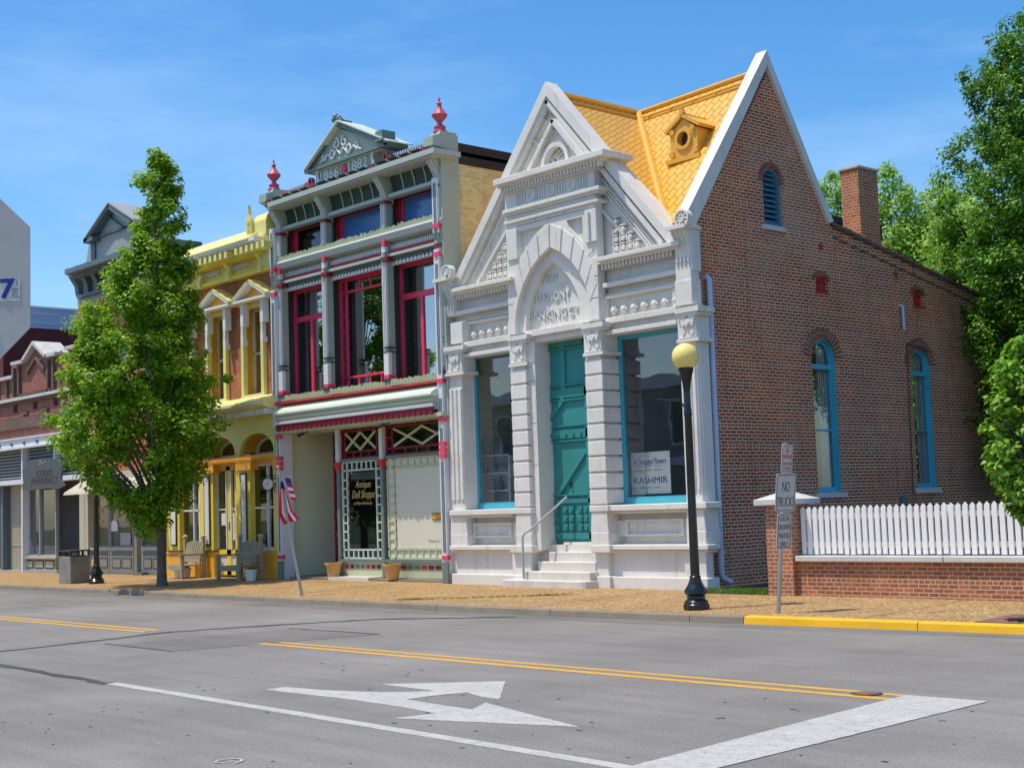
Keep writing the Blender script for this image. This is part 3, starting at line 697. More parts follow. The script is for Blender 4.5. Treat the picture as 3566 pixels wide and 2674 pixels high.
# lettering in the tympanum
text('NEW', 'stone', B, 'lettering', my(-18.93, 5.90, 18.3, 18.29), .15, width=.42, ext=.022)
text('HARMONY', 'stone', B, 'lettering', my(-18.90, 5.55, 18.3, 18.29), .17, width=1.0, ext=.025)
text('BANKING', 'stone', B, 'lettering', my(-19.02, 5.22, 18.3, 18.29), .165, width=1.02, ext=.025)
text('C', 'stone', B, 'lettering', my(-18.38, 5.22, 18.3, 18.29), .165, width=.13, ext=.025); text('o', 'stone', B, 'lettering', my(-18.245, 5.255, 18.3, 18.29), .08, width=.09, ext=.025)
# shop windows of the bank
def shopwin(l, r, b_, t_, f=18.46):
    mb = MB(18.3); w = .10
    mb.plate([(l, b_), (r, b_), (r, t_), (l, t_)], [[(l+w, b_+w), (r-w, b_+w), (r-w, t_-w), (l+w, t_-w)]], f-.06, f+.06)
    mb.plate([(l+w, b_+w), (r-w, b_+w), (r-w, t_-w), (l+w, t_-w)], [[(l+w+.035, b_+w+.03), (r-w-.03, b_+w+.03), (r-w-.03, t_-w-.03), (l+w+.035, t_-w-.03)]], f-.03, f+.05)
    w_ = mb.build('window', 'teal_frame', B)
    MB(18.3).F(l+.09, r-.09, b_+.09, t_-.09, f, f+.012).build('pane', 'glass', w_)
    return w_
W1 = shopwin(-21.47, -20.0, 1.60, 4.74); W2 = shopwin(-17.44, -15.72, 1.60, 4.68)
mb = MB()
mb.box(-22.1, -15.6, 21.2, 21.3, .2, 6.0); mb.box(-22.2, -22.1, 18.8, 21.3, .2, 6); mb.box(-20.2, -20.1, 18.75, 21.2, .2, 6); mb.box(-17.6, -17.5, 18.75, 21.2, .2, 6); mb.box(-22.1, -15.6, 18.7, 21.3, 1.2, 1.4); mb.box(-22.1, -15.6, 18.7, 21.3, 5.2, 5.3)
mb.box(-20.2, -17.5, 18.95, 19.05, .2, 5.2); mb.build('interior', 'dark_room', B)
# door
d = MB(); f = 18.44; d.F(-19.30, -17.95, .92, 4.74, f, f+.06)
fr = [(-19.36, -18.04, 1.0, 1.12), (-19.36, -18.04, 1.66, 1.74), (-19.36, -18.04, 2.86, 3.02), (-19.36, -18.04, 3.62, 3.78), (-19.36, -18.04, 4.58, 4.70), (-19.36, -19.25, 1.0, 4.7), (-18.16, -18.04, 1.0, 4.7), (-18.77, -18.64, 3.78, 4.58)]
for q in fr: d.F(*q, f-.035, f)
for v in (1.80, 2.80, 3.08, 3.56, 3.84, 4.52): d.F(-19.25, -18.16, v, v+.025, f-.05, f)
d.bar(-19.22, 3.12, -18.72, 3.60, .09, f-.045, f); d.bar(-18.98, 1.80, -18.2, 2.60, .09, f-.045, f)
for k in range(5): d.disc(-19.1+k*.2, 2.94, .035, f-.06, f, 8)
for g in range(3):
    for a_ in range(2):
        for j in range(3):
            u = -19.22+g*.39+a_*.155; v = 1.16+j*.16; d.plate([(u, v), (u+.13, v), (u+.13, v+.13), (u, v+.13)], (), f-.035, f); d.disc(u+.065, v+.065, .03, f-.065, f, 8)
do = d.build('door', 'teal_door', B)
MB().tube([my(-18.62, 1.95, f-.06, f-.04), my(-18.62, 2.05, f-.06, f-.04)], .018).build('handle', 'black', do)
q = MB(18.3); q.F(-19.44, -19.38, .94, 4.76, 18.39, 18.5); q.F(-18.2, -17.8, .94, 4.76, 18.47, 18.52); q.F(-19.38, -17.9, 4.70, 4.78, 18.39, 18.5); q.build('door_frame', 'teal_frame', B)
mb = MB()
mb.F(-19.76, -19.44, .8, 4.76, 18.05, 18.7); mb.F(-17.84, -17.74, .8, 4.76, 18.1, 18.7); mb.build('door_reveal', 'stone', B)
# handrail on the left of the steps
mb = MB(); mb.tube([(-19.33, 17.72, .3), (-19.33, 17.72, 1.05), (-19.31, 17.75, 1.13), (-19.22, 17.80, 1.18), (-18.95, 18.02, 1.46), (-18.68, 18.28, 1.78)], .022, 8); mb.build('handrail', 'rail_grey', B, smooth=True)

# brick side wall, plane X = -15.4
ys = [(18.3, -.3), (18.3, 6.3), (18.42, 6.4), (20.63, 9.45), (22.4, 6.83), (22.9, 6.77), (26.71, 6.05), (29.5, 5.55), (33, 5.5), (33, -.3)]
hol = [archwin(21.52, 22.27, 1.70, 4.2, 4.56), archwin(24.85, 25.57, 1.73, 4.2, 4.54), archwin(20.31, 20.86, 6.56, 7.36, 7.63), archwin(21.77, 22.17, 5.44, 5.66, 5.75, 4), archwin(25.08, 25.46, 5.42, 5.64, 5.74, 4)]
MB().plate(ys, hol, -15.4, -15.75, 'x').build('side_wall', 'brick_side', B)
mb = MB()      # corbelled brick courses under the sloping parapet
for a, b_, x in ((0, .055, -15.345), (.055, .10, -15.365), (.27, .31, -15.385)):
    for (y0, z0), (y1, z1) in (((22.42, 6.83), (26.71, 6.06)), ((26.71, 6.06), (30.5, 5.4))):
        mb.plate([(y0, z0-b_), (y1, z1-b_), (y1, z1-a), (y0, z0-a)], (), x, -15.6, 'x')
mb.build('parapet_corbel', 'brick_dark', B)
mb = MB(); mb.plate([(18.12, 6.44), (18.12, 6.25), (18.38, 6.30), (20.63, 9.55), (22.32, 6.80), (22.46, 6.84), (20.63, 9.84)], (), -15.33, -15.57, 'x'); mb.build('side_coping', 'stone', B)
def brickarch(l, r, sp, ap, w, n, f=-15.385):
    i_ = arch(l-.01, r+.01, sp, ap+.01, n); o = arch(l-w, r+w, sp, ap+w, n); mb = MB(); mm = MB()
    for k in range(2*n):
        a0, a1, c0, c1 = Vector(i_[k]), Vector(i_[k+1]), Vector(o[k]), Vector(o[k+1])
        for s0, s1 in (((0, .47), (.53, 1)) if w > .15 else ((0, 1),)):
            L_ = lambda p, q, t_: p+(q-p)*t_
            p0, p1, p2, p3 = L_(a0, c0, s0), L_(a1, c1, s0), L_(a1, c1, s1), L_(a0, c0, s1)
            mb.plate([tuple(L_(p0, p1, .13)), tuple(L_(p0, p1, .87)), tuple(L_(p3, p2, .87)), tuple(L_(p3, p2, .13))], (), f, -15.42, 'x')
    mb.build('brick_arch', 'brick_plain', B)
    mm.plate(i_+list(reversed(o)), (), -15.395, -15.42, 'x'); mm.build('arch_mortar', 'mortar', B)
paint('brick_plain', (.30, .10, .05), .9, .5, 4, 8, .3); paint('mortar', (.52, .48, .43), .9, .1)
brickarch(21.52, 22.27, 4.2, 4.56, .22, 9); brickarch(24.85, 25.57, 4.2, 4.54, .22, 9); brickarch(20.31, 20.86, 7.36, 7.63, .11, 9); brickarch(21.77, 22.17, 5.66, 5.75, .10, 6); brickarch(25.08, 25.46, 5.64, 5.74, .10, 6)
for l, r, b_, sp, ap in ((21.52, 22.27, 1.70, 4.2, 4.56), (24.85, 25.57, 1.73, 4.2, 4.54)):
    mb = MB(-15.4); O = archwin(l+.005, r-.005, b_, sp, ap-.005)
    mb.plate(O, [archwin(l+.025, r-.025, b_+.025, sp, ap-.025)], -15.42, -15.49, 'x')
    mb.plate(O, [archwin(l+.075, r-.075, b_+.10, sp, ap-.075)], -15.49, -15.55, 'x')
    mb.S(l+.03, r-.03, sp-.21, sp-.12, -15.46, -15.55); mb.S(l+.05, r-.05, b_+1.14, b_+1.17, -15.495, -15.55)
    w_ = mb.build('window', 'teal_frame', B)
    MB(-15.4).plate(archwin(l+.05, r-.05, b_+.05, sp, ap-.05), (), -15.52, -15.53, 'x').build('pane', 'glass', w_)
    mb = MB(-15.4)
    for k in range(9): y = (r-.36)+k*.035; mb.S(y, y+.03, b_+.1, sp+.25 if k < 8 else sp-.2, -15.57-.02*(k % 2), -15.585-.02*(k % 2))
    mb.build('curtain', 'curtain', w_); MB(-15.4).S(l, r, b_, ap, -16.1, -16.12).build('window_sheet', 'sign_grey', w_)  # dark sheet well behind the pane, room shade put into its colour
    MB().S(l-.03, r+.17, b_-.10, b_-.005, -15.34, -15.7).build('sill', 'stone_cap', w_)
mb = MB(-15.4); l, r, b_, sp, ap = 20.31, 20.86, 6.56, 7.36, 7.63
mb.plate(archwin(l, r, b_, sp, ap), [archwin(l+.05, r-.05, b_+.04, sp, ap-.05)], -15.44, -15.6, 'x')
for k in range(10):
    z = b_+.06+k*.098; hw = (r-l)/2-.05 if z < sp else ((r-l)/2-.05)*math.sqrt(max(.02, 1-((z-sp)/(ap-.05-sp))**2)); y = (l+r)/2
    a_ = mx(y-hw, z, -15.4, -15.48); b2 = mx(y+hw, z, -15.4, -15.48)
    mb.add([a_, b2, (b2[0]-.07, b2[1], b2[2]+.075), (a_[0]-.07, a_[1], a_[2]+.075), (a_[0], a_[1], a_[2]+.012), (b2[0], b2[1], b2[2]+.012)], [(0, 1, 2, 3), (3, 2, 5, 4), (0, 4, 5, 1)])
mb.S(l, r, b_, ap, -15.66, -15.7)
lv = mb.build('louvre', 'vent_blue', B); MB().S(l-.02, r+.10, b_-.09, b_-.002, -15.34, -15.6).build('sill', 'stone_cap', lv)
for l, r, b_, sp, ap in ((21.77, 22.17, 5.44, 5.66, 5.75), (25.08, 25.46, 5.42, 5.64, 5.74)):
    mb = MB(-15.4); mb.plate(archwin(l, r, b_, sp, ap, 4), (), -15.47, -15.55, 'x'); mb.S((l+r)/2-.015, (l+r)/2+.015, b_, ap-.1, -15.45, -15.5)
    for k in range(4): mb.S(l+.04, r-.04, b_+.05+k*.05, b_+.065+k*.05, -15.455, -15.5)
    mb.S(l, r, ap-.12, ap-.09, -15.455, -15.5); mb.S(l-.03, r+.03, b_-.03, b_, -15.37, -15.5); mb.build('vent', 'vent_red', B)
for y, z in ((22.02, 6.32), (24.52, 6.0)):
    mb = MB(); st = [(y+(.085 if k % 2 == 0 else .035)*math.sin(k*.62832), z+(.085 if k % 2 == 0 else .035)*math.cos(k*.62832)) for k in range(10)]; mb.plate(st, (), -15.37, -15.42, 'x'); mb.build('wall_anchor', 'vent_red', B)
mb = MB(); mb.tube([(-15.45, 18.58, 5.42), (-15.36, 18.58, 5.44), (-15.32, 18.58, 5.38), (-15.32, 18.55, .42), (-15.31, 18.57, .32), (-15.22, 18.68, .24)], .052, 10)
for z in (4.65, 2.9, .72): mb.tube([(-15.32, 18.565, z), (-15.32, 18.565, z+.05)], .062, 10)
mb.build('downspout', 'pipe_white', B, smooth=True)
MB().tube([(-15.45, 24.55, 5.36), (-15.36, 24.58, 5.38), (-15.34, 24.58, 5.34), (-15.34, 24.58, 4.88)], .028, 8).build('vent_pipe', 'pipe_white', B, smooth=True)
MB().tube([(-15.38, 25.6, 4.50), (-15.38, 24.72, 4.62), (-15.375, 24.70, 4.6), (-15.375, 24.64, 1.6)], .011, 6).build('conduit', 'tar', B)
MB().S(24.28, 24.46, 1.42, 1.60, -15.33, -15.42).build('meter_box', 'grey_blue', B)
# roofs
RZ = 9.42; xr, yr = -18.70, 20.75
mb = MB()
mb.add([(xr, 18.3, RZ), (xr, yr, RZ), (-16.02, 18.3, 6.42), (-16.1, 18.42, 6.44)], [(0, 1, 3, 2)])
mb.add([(xr, yr, RZ), (-15.5, 20.5, RZ), (-15.5, 18.3, 6.45), (-16.1, 18.42, 6.44)], [(0, 1, 2, 3)])
mb.add([(xr, 18.3, RZ), (xr, yr, RZ), (-21.5, 23, 6.3), (-21.7, 18.3, 6.1)], [(0, 1, 2, 3)])
mb.add([(xr, yr, RZ), (-15.5, 20.5, RZ), (-15.5, 22.3, 6.75), (-21.5, 22.6, 6.75)], [(0, 1, 2, 3)])
mb.build('roof', 'roof_gold', B)
mb = MB(); mb.tube([(xr, 18.3, RZ+.03), (xr, yr, RZ+.03)], .055, 8); mb.tube([(xr, yr, RZ+.03), (-15.55, 20.5, RZ+.03)], .055, 8)
mb.tube([(xr+.02, yr-.06, RZ), (-16.06, 18.4, 6.47)], .075, 8)
a_ = Vector((xr, yr, RZ)); b2 = Vector((-15.5, 20.5, RZ)); dn = Vector((0, -.6, -.80))
for q in (.20, .30): mb.tube([a_+dn*q+Vector((q*.6, 0, .02)), b2+dn*q+Vector((0, 0, .02))], .028, 6)
for k in range(5): p_ = a_+(b2-a_)*(.14+k*.19)+dn*.25+Vector((0, -.02, .03)); mb.ball(p_, .05, 8)
e1 = Vector((.66, 0, -.75))
mb.tube([Vector((xr, 18.3, RZ))+e1*.22+Vector((0, 0, .02)), Vector((xr, yr, RZ))+e1*.22+Vector((0, -.15, .02))], .028, 6)
mb.build('ridge_cap', 'roof_edge', B, smooth=True)
# dormer with round window
mb = MB(); f = 19.38; X = lambda u: u
cu, cz = -16.42, 8.20
hole = [(cu+.135*math.cos(k*.3927), cz+.17*math.sin(k*.3927)) for k in range(16)]
mb.plate([(-16.74, 7.86), (-16.10, 7.86), (-16.10, 8.36), (-16.42, 8.58), (-16.74, 8.36)], [hole], f, f+.75, 'y', True)
mb.plate([(-16.82, 7.78), (-16.02, 7.78), (-16.02, 7.86), (-16.82, 7.86)], (), f-.07, f+.1, 'y', True)
mb.disc(cu, cz, .20, f-.04, f, 18, .135, 'y', True)
for s_ in (-1, 1):
    mb.bar(cu+s_*.0, 8.64, cu+s_*.41, 8.38, .06, f-.055, f+.9, 'y', True)
    mb.plate([(cu+s_*.22, 7.90), (cu+s_*.33, 7.90), (cu+s_*.33, 8.0), (cu+s_*.27, 8.03), (cu+s_*.24, 8.0)], (), f-.04, f, 'y', True)
    mb.disc(cu+s_*.24, 8.36, .05, f-.05, f, 8, None, 'y', True)
mb.tube([(cu, f-.06, 8.66), (cu, f+.9, 8.66)], .035, 8); mb.plate([(cu-.06, 8.67), (cu+.06, 8.67), (cu+.03, 8.76), (cu-.03, 8.76)], (), f-.05, f+.02, 'y', True)
dm = mb.build('dormer', 'roof_edge', B)
MB().disc(cu, cz, .15, f+.09, f+.11, 16, None, 'y', True).build('pane', 'glass_dark', dm); MB().disc(cu, cz, .19, f+.2, f+.22, 12, None, 'y', True).build('backing', 'blind_grey', dm)
# rear part and chimney
MB().add([(-15.6, 22.3, 6.7), (-15.6, 33, 5.2), (-22, 33, 5.2), (-22, 22.3, 6.7), (-22, 22.3, 3), (-22, 33, 3)], [(0, 1, 2, 3), (3, 2, 5, 4)]).build('rear_roof', 'asphalt_roof', B)
c = MB(); c.box(-15.87, -15.46, 23.45, 24.12, 5.8, 8.05); ch = c.build('chimney', 'brick_lit', B)
c = MB(); c.box(-15.90, -15.43, 23.42, 24.15, 8.05, 8.09); c.build('cap', 'stone_cap', ch); c = MB(); c.box(-15.80, -15.58, 23.6, 23.95, 8.09, 8.15); c.build('flue', 'stone_cap', ch)
MB().box(-22.05, -21.9, 18.6, 33, -.2, 6.1).build('party_wall', 'brick_dark', B)

# things inside the bank's shop windows
t = T('poster', 'white paper poster with blue lettering standing inside the right bank window', 'poster', (-16.6, 18.62, 1.8))
MB().plate([(-17.06, 1.77), (-16.14, 1.77), (-16.14, 2.50), (-17.06, 2.50)], (), 18.60, 18.61).build('sheet', 'poster', t)
def pt(s, u, v, h, w, mat='ink_blue', sh=0): text(s, mat, t, 'lettering', my(u, v, 18.6, 18.598), h, width=w, ext=.002, shear=sh)
pt('A Thousand Flowers', -16.60, 2.34, .11, .78, sh=.3); pt('KASHMIR', -16.60, 2.01, .115, .80)
for v, w in ((2.24, .62), (2.17, .66), (1.87, .5)):
    q = MB()
    for k in range(14):
        if k % 5 != 3: q.F(-16.6-w/2+k*w/14, -16.6-w/2+(k+.62)*w/14, v, v+.028, 18.597, 18.599)
    q.build('small_print', 'ink_grey', t)
t = T('display_shelf', 'grey open shelf unit with ornaments inside the left bank window', 'shelf', (-20.9, 18.85, 1.4))
mb = MB()
for z in (1.62, 1.95, 2.30, 2.66): mb.box(-21.75, -20.75, 18.74, 18.96, z, z+.025)
for x in (-21.75, -20.78): mb.box(x, x+.03, 18.74, 18.96, 1.4, 2.69)
mb.box(-21.75, -20.7, 18.96, 18.99, 1.4, 2.69)
mb.build('shelf_unit', 'shelf', t)
for k, (x, z, s_) in enumerate(((-21.55, 2.69, 'L'), (-21.1, 2.69, 'C'), (-21.6, 2.33, 'J'), (-21.35, 2.33, 'P'), (-21.0, 2.33, 'C'), (-21.45, 1.98, 'J'), (-21.15, 1.98, 'B'))):
    mb = MB()
    if s_ == 'L': mb.lathe([(.10, 0), (.11, .2), (.10, .22)], (x, 18.85, z), 6); [mb.tube([(x+.1*math.cos(a_), 18.85+.1*math.sin(a_), z+.22), (x, 18.85, z+.5)], .008, 5) for a_ in (0, 2.1, 4.2)]; nm, lb, ct = 'lantern', 'small dark lantern on the top shelf inside the left bank window', 'lantern'
    elif s_ == 'C': mb.box(x-.14, x+.14, 18.78, 18.93, z, z+.19); mb.box(x-.16, x+.16, 18.77, 18.94, z+.15, z+.20); nm, lb, ct = 'box', ('dark box on the top shelf inside the left bank window' if z > 2.5 else 'dark box on the middle shelf inside the left bank window'), 'box'
    elif s_ == 'J': mb.lathe([(.04, 0), (.07, .06), (.065, .14), (.03, .19), (.04, .22)], (x, 18.85, z), 10); nm, lb, ct = 'jar', ('dark jar on the middle shelf inside the left bank window' if z > 2.1 else 'blue-grey jar on the low shelf inside the left bank window'), 'jar'
    elif s_ == 'P': mb.lathe([(.12, 0), (.0015, .24)], (x, 18.85, z), 4); nm, lb, ct = 'pyramid_ornament', 'dark pyramid ornament on the middle shelf inside the left bank window', 'ornament'
    else: mb.lathe([(.05, 0), (.055, .15), (.02, .2), (.02, .3)], (x, 18.85, z), 10); nm, lb, ct = 'bottle', 'dark bottle on the low shelf inside the left bank window', 'bottle'
    tag(mb.build(nm, 'grey_blue' if k != 5 else 'vent_blue'), lb, ct)

# ------------------------------------------------------------------ green Victorian shop
V = T('green_shop_building', 'sage green Victorian shop front with pink window frames and a dated pediment', 'building', (-25.3, 18.3, .15))
mb = MB()
mb.plate([(-28.6, 3.6), (-22.05, 3.6), (-22.05, 9.1), (-28.6, 9.1)], [[(-28.10, 4.32), (-26.48, 4.32), (-26.48, 6.98), (-28.10, 6.98)], [(-26.22, 4.32), (-24.2, 4.32), (-24.2, 6.98), (-26.22, 6.98)], [(-23.96, 4.32), (-22.34, 4.32), (-22.34, 6.98), (-23.96, 6.98)],
 [(-28.08, 7.72), (-26.46, 7.72), (-26.46, 8.36), (-28.08, 8.36)], [(-26.2, 7.72), (-24.18, 7.72), (-24.18, 8.36), (-26.2, 8.36)], [(-23.94, 7.72), (-22.34, 7.72), (-22.34, 8.36), (-23.94, 8.36)]], 18.25, 18.42)
mb.build('front_wall', 'sage', V)
# dark window reveals
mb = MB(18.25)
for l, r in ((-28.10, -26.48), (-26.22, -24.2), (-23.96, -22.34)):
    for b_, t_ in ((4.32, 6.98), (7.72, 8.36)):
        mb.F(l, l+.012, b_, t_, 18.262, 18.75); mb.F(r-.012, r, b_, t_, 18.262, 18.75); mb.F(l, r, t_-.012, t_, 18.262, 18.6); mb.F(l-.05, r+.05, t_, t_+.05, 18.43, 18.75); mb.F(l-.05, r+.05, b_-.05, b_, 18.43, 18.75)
mb.F(-28.5, -22.1, 3.9, 9.0, 19.35, 19.4)  # one wide sheet behind all windows, painted dark for the unlit rooms
mb.build('reveal_and_backing', 'dark_green', V)
# columns with striped shafts, plinths and caps
for l in (-28.35, -26.48, -24.20, -22.36):
    w = .16; r = l+w; mb = MB(); mb.F(l, r, 4.32, 9.0, 18.06, 18.27); mb.build('column', 'sage', V, bevel=.006)
    mb = MB()
    for k in range(3): q = l+w*(.12+.30*k); mb.F(q, q+w*.15, 5.16, 6.98, 18.04, 18.1); mb.F(q, q+w*.15, 7.78, 8.3, 18.04, 18.1)
    mb.F(l+.005, r+.01, 4.55, 5.06, 18.01, 18.1); mb.F(l+.02, r-.02, 7.22, 7.35, 18.02, 18.1)
    mb.build('white_stripe', 'white_trim', V)
    mb = MB()
    for k in range(2): q = l+w*(.28+.30*k); mb.F(q, q+w*.13, 5.16, 6.98, 18.05, 18.1); mb.F(q, q+w*.13, 7.78, 8.3, 18.05, 18.1)
    for v in (5.04, 5.14): mb.F(l-.01, r+.02, v, v+.02, 18.0, 18.2)
    mb.F(l-.02, r+.03, 4.40, 4.47, 17.98, 18.2)
    mb.build('dark_stripe', 'dark_green', V)
    mb = MB(); mb.F(l-.01, r+.02, 4.47, 4.55, 18.0, 18.2); mb.F(l+.04, r-.03, 7.36, 7.52, 18.0, 18.07); mb.build('pink_block', 'pink', V)
    mb = MB(); mb.F(l-.03, r+.05, 7.03, 7.12, 18.0, 18.25); mb.F(l-.01, r+.01, 8.30, 8.36, 18.0, 18.2); mb.build('column_cap', 'maroon', V)
# big windows
def vwin(l, r, b_, t_, kind):
    f = 18.57; mb = MB(18.25); w = .072
    mb.plate([(l, b_), (r, b_), (r, t_), (l, t_)], [[(l+w, b_+.04), (r-w*.7, b_+.04), (r-w*.7, t_-.09), (l+w, t_-.09)]], f-.05, f+.06)
    if kind == 'T': mb.F(l+w, r-.06, 6.16, 6.28, f-.04, f+.05); u = l+(r-l)*.44; mb.F(u, u+.09, b_, 6.16, f-.03, f+.05)
    if kind == 'Q':
        mb.F(l+.24, l+.29, b_+.04, t_-.06, f-.03, f+.05); mb.F(l+w, r-.06, t_-.36, t_-.31, f-.03, f+.05); mb.F(l+w, r-.06, b_+.28, b_+.33, f-.03, f+.05)
        for k in range(4): v = 4.95+k*.38; mb.F(l+w, l+.24, v, v+.03, f-.02, f+.05)
        for k in range(3): u = l+.29+(r-l-.35)*(k+1)/4+.06; mb.F(u, u+.03, t_-.31, t_-.06, f-.02, f+.05); mb.F(u-.1, u-.06, b_+.04, b_+.28, f-.02, f+.05)
    w_ = mb.build('window', 'pink', V); MB(18.25).F(l+.05, r-.04, b_+.03, t_-.06, f, f+.01).build('pane', 'glass_sky', w_)
    c = MB(18.25)
    for k in range(5): u = l+.12+k*.05; c.F(u, u+.035, b_, t_-.1, 18.66+.02*(k % 2), 18.7+.02*(k % 2))
    c.build('curtain', 'curtain', w_)
vwin(-28.10, -26.48, 4.36, 6.95, 'T'); vwin(-26.22, -24.2, 4.36, 6.95, 'Q'); vwin(-23.96, -22.34, 4.38, 6.95, 'T')
for l, r, mat in ((-28.08, -26.46, 'glass_dark'), (-26.2, -24.18, 'glass_blue'), (-23.94, -22.34, 'glass_blue')):
    if mat == 'glass_blue' and mat not in M: paint('glass_blue', (.06, .16, .42), .12, .05, 1, spec=.6)
    f = 18.50; mb = MB(18.25); b_, t_ = 7.74, 8.34
    mb.plate([(l, b_), (r, b_), (r, t_), (l, t_)], [[(l+.02, b_+.02), (r-.02, b_+.02), (r-.02, t_-.02), (l+.02, t_-.02)]], f-.02, f+.05)
    for a_, c_ in ((l, l+.28), (r-.28, r)):
        mb.F(a_+(.25 if a_ == l else 0), a_+(.30 if a_ == l else .05), b_, t_, f-.05, f+.04); mb.F(a_+.12, a_+.15, b_, t_, f-.03, f+.04)
        for k in range(3): v = b_+.12+k*.14; mb.F(a_, c_, v, v+.025, f-.03, f+.04)
    w_ = mb.build('attic_window', 'pink', V)
    MB(18.25).F(l+.3, r-.3, b_+.02, t_-.02, f, f+.01).build('window_sheet' if mat == 'glass_blue' else 'pane', mat, w_)
    MB(18.25).F(l+.02, l+.26, b_+.02, t_-.02, f+.01, f+.02).build('pane', 'glass_dark', w_); MB(18.25).F(r-.26, r-.02, b_+.02, t_-.02, f+.01, f+.02).build('pane', 'glass_dark', w_)
# bands between the storeys
mb = MB(); mb.prof([(18.3, 7.35), (18.02, 7.38), (17.98, 7.50), (18.12, 7.64), (18.3, 7.66)], -28.0, -21.75); mb.F(-28.35, -22.2, 7.10, 7.16, 18.1, 18.26); mb.build('sill_moulding', 'pale_sage', V)
mb = MB(); rr = random.Random(3)
for k in range(120): u = -28.3+k*.0507; mb.F(u, u+.03, 7.64, 7.72+rr.uniform(0, .06), 18.04, 18.1)
for k in range(118): u = -28.25+k*.0505; mb.F(u, u+.032, 4.30, 4.40+rr.uniform(0, .05), 18.0, 18.06)
mb.build('iron_cresting', 'cream_green', V)
mb = MB()
for l, r in ((-28.0, -26.48), (-26.1, -24.2), (-23.86, -22.3)):
    n = int((r-l)/.075)
    for k in range(n): q = l+(r-l)*k/n; mb.F(q, q+.045, 7.23, 7.33, 18.18, 18.25); 
    n = int((r-l)/.12)
    for k in range(n): q = l+(r-l)*(k+.5)/n; mb.disc(q, 6.93, .05, 18.2, 18.26, 8)
mb.build('bead_band', 'white_trim', V)
mb = MB()
for l, r in ((-28.0, -26.48), (-26.1, -24.2), (-23.86, -22.3)): mb.F(l, r, 7.17, 7.22, 18.15, 18.25)
mb.F(-28.4, -22.2, 4.24, 4.28, 17.95, 18.3)
mb.build('red_line', 'vent_red', V)
mb = MB()
for l, r in ((-28.0, -26.48), (-26.1, -24.2), (-23.86, -22.3)):
    mb.F(l, r, 7.04, 7.10, 18.2, 18.25); n = int((r-l)/.13)
    for k in range(n): q = l+(r-l)*(k+.5)/n; mb.disc(q, 7.035, .05, 18.17, 18.25, 9, .028)
mb.build('ring_band', 'gray_green', V)
# coved cornice with ribs
def cove(k): a_ = k/8*math.pi/2; return (17.80+.42*(1-math.sin(a_)) if False else 18.24-.46*(1-math.cos(a_)), 8.40+.62*math.sin(a_))
pr = [cove(k) for k in range(9)]
mb = MB(); mb.prof(pr+[(18.3, 9.02), (18.3, 8.4)], -28.3, -21.8); mb.build('cove', 'dark_green', V)
mb = MB()
for l, r, n in ((-28.0, -26.48, 4), (-26.1, -24.2, 5), (-23.86, -22.3, 4)):
    for k in range(n):
        x = (l+(r-l)*(k+.5)/n)*.982; mb.tube([(x, y-.012, z-.012) for y, z in pr], .017, 6)
mb.build('cove_rib', 'cream_green', V)
mb = MB(); mb.F(-28.4, -22.2, 8.38, 8.46, 18.1, 18.3); mb.F(-28.7, -22.3, 9.05, 9.16, 17.68, 18.4); mb.F(-28.66, -22.34, 8.99, 9.05, 17.74, 18.4); mb.build('gutter', 'pale_sage', V)
for u in (-28.25, -26.38, -24.10, -22.24):
    x = u*.985; mb = MB(); mb.prof([(18.25, 8.2), (18.08, 8.2), (18.03, 8.45), (17.82, 8.78), (17.76, 9.02), (18.25, 9.02)], x-.09, x+.10); br_ = mb.build('bracket', 'sage', V)
    mb = MB(); mb.box(x-.075, x+.085, 17.735, 17.82, 8.90, 9.0); mb.box(x-.06, x+.07, 17.79, 17.9, 8.80, 8.90); mb.build('bracket_block', 'maroon', br_)
    mb = MB()
    for k in range(3): q = x-.055+k*.06; mb.tube([(q, 18.06, 8.24), (q, 18.01, 8.45), (q, 17.83, 8.72)], .014, 5)
    mb.build('white_stripe', 'white_trim', br_)
# parapet, cresting, dated pediment
mb = MB(); mb.F(-28.5, -22.2, 9.1, 9.2, 17.95, 18.3); mb.build('parapet', 'sage', V)
mb = MB()
for a, b_ in ((-28.2, -26.75), (-24.2, -22.45)):
    n = int((b_-a)/.085)
    for k in range(n):
        u = a+k*.085; v = 9.19; mb.plate([(u, v), (u+.075, v), (u+.06, v+.05), (u+.0375, v+.125), (u+.015, v+.05)], (), 17.94, 17.97)
mb.build('roof_cresting', 'crest', V) if 'crest' in M else (paint('crest', (.50, .24, .17), .7, .25, 8), mb.build('roof_cresting', 'crest', V))
mb = MB()
for u in (-26.86, -23.98): mb.disc(u, 9.31, .11, 17.9, 17.97, 12, .055); mb.disc(u-.18*(1 if u < -25 else -1), 9.27, .07, 17.9, 17.97, 8)
mb.build('crest_scroll', 'dusty_pink', V)
mb = MB(); mb.F(-26.62, -24.33, 9.1, 9.62, 17.95, 18.3)
mb.plate([(-27.0, 9.6), (-23.95, 9.6), (-25.74, 10.36)], (), 17.9, 18.3); mb.build('date_block', 'sage', V)
mb = MB(); mb.bar(-27.08, 9.60, -25.74, 10.44, .10, 17.80, 18.35); mb.bar(-23.88, 9.58, -25.72, 10.44, .10, 17.80, 18.35); mb.F(-27.08, -23.86, 9.55, 9.61, 17.80, 18.35); mb.build('pediment_edge', 'gray_green', V)
mb = MB(); mb.add([(-26.25, 17.7, 9.40), (-24.78, 17.7, 10.28), (-24.78, 18.4, 10.30), (-26.25, 18.4, 9.42)], [(0, 1, 2, 3)]) if False else None
mb = MB(); mb.bar(-23.86, 9.64, -25.72, 10.51, .03, 17.72, 18.4); mb.bar(-27.10, 9.66, -25.74, 10.51, .03, 17.72, 18.4); mb.F(-26.75, -24.1, 9.50, 9.55, 17.88, 18.3); mb.build('pediment_trim', 'mint', V)
mb = MB()
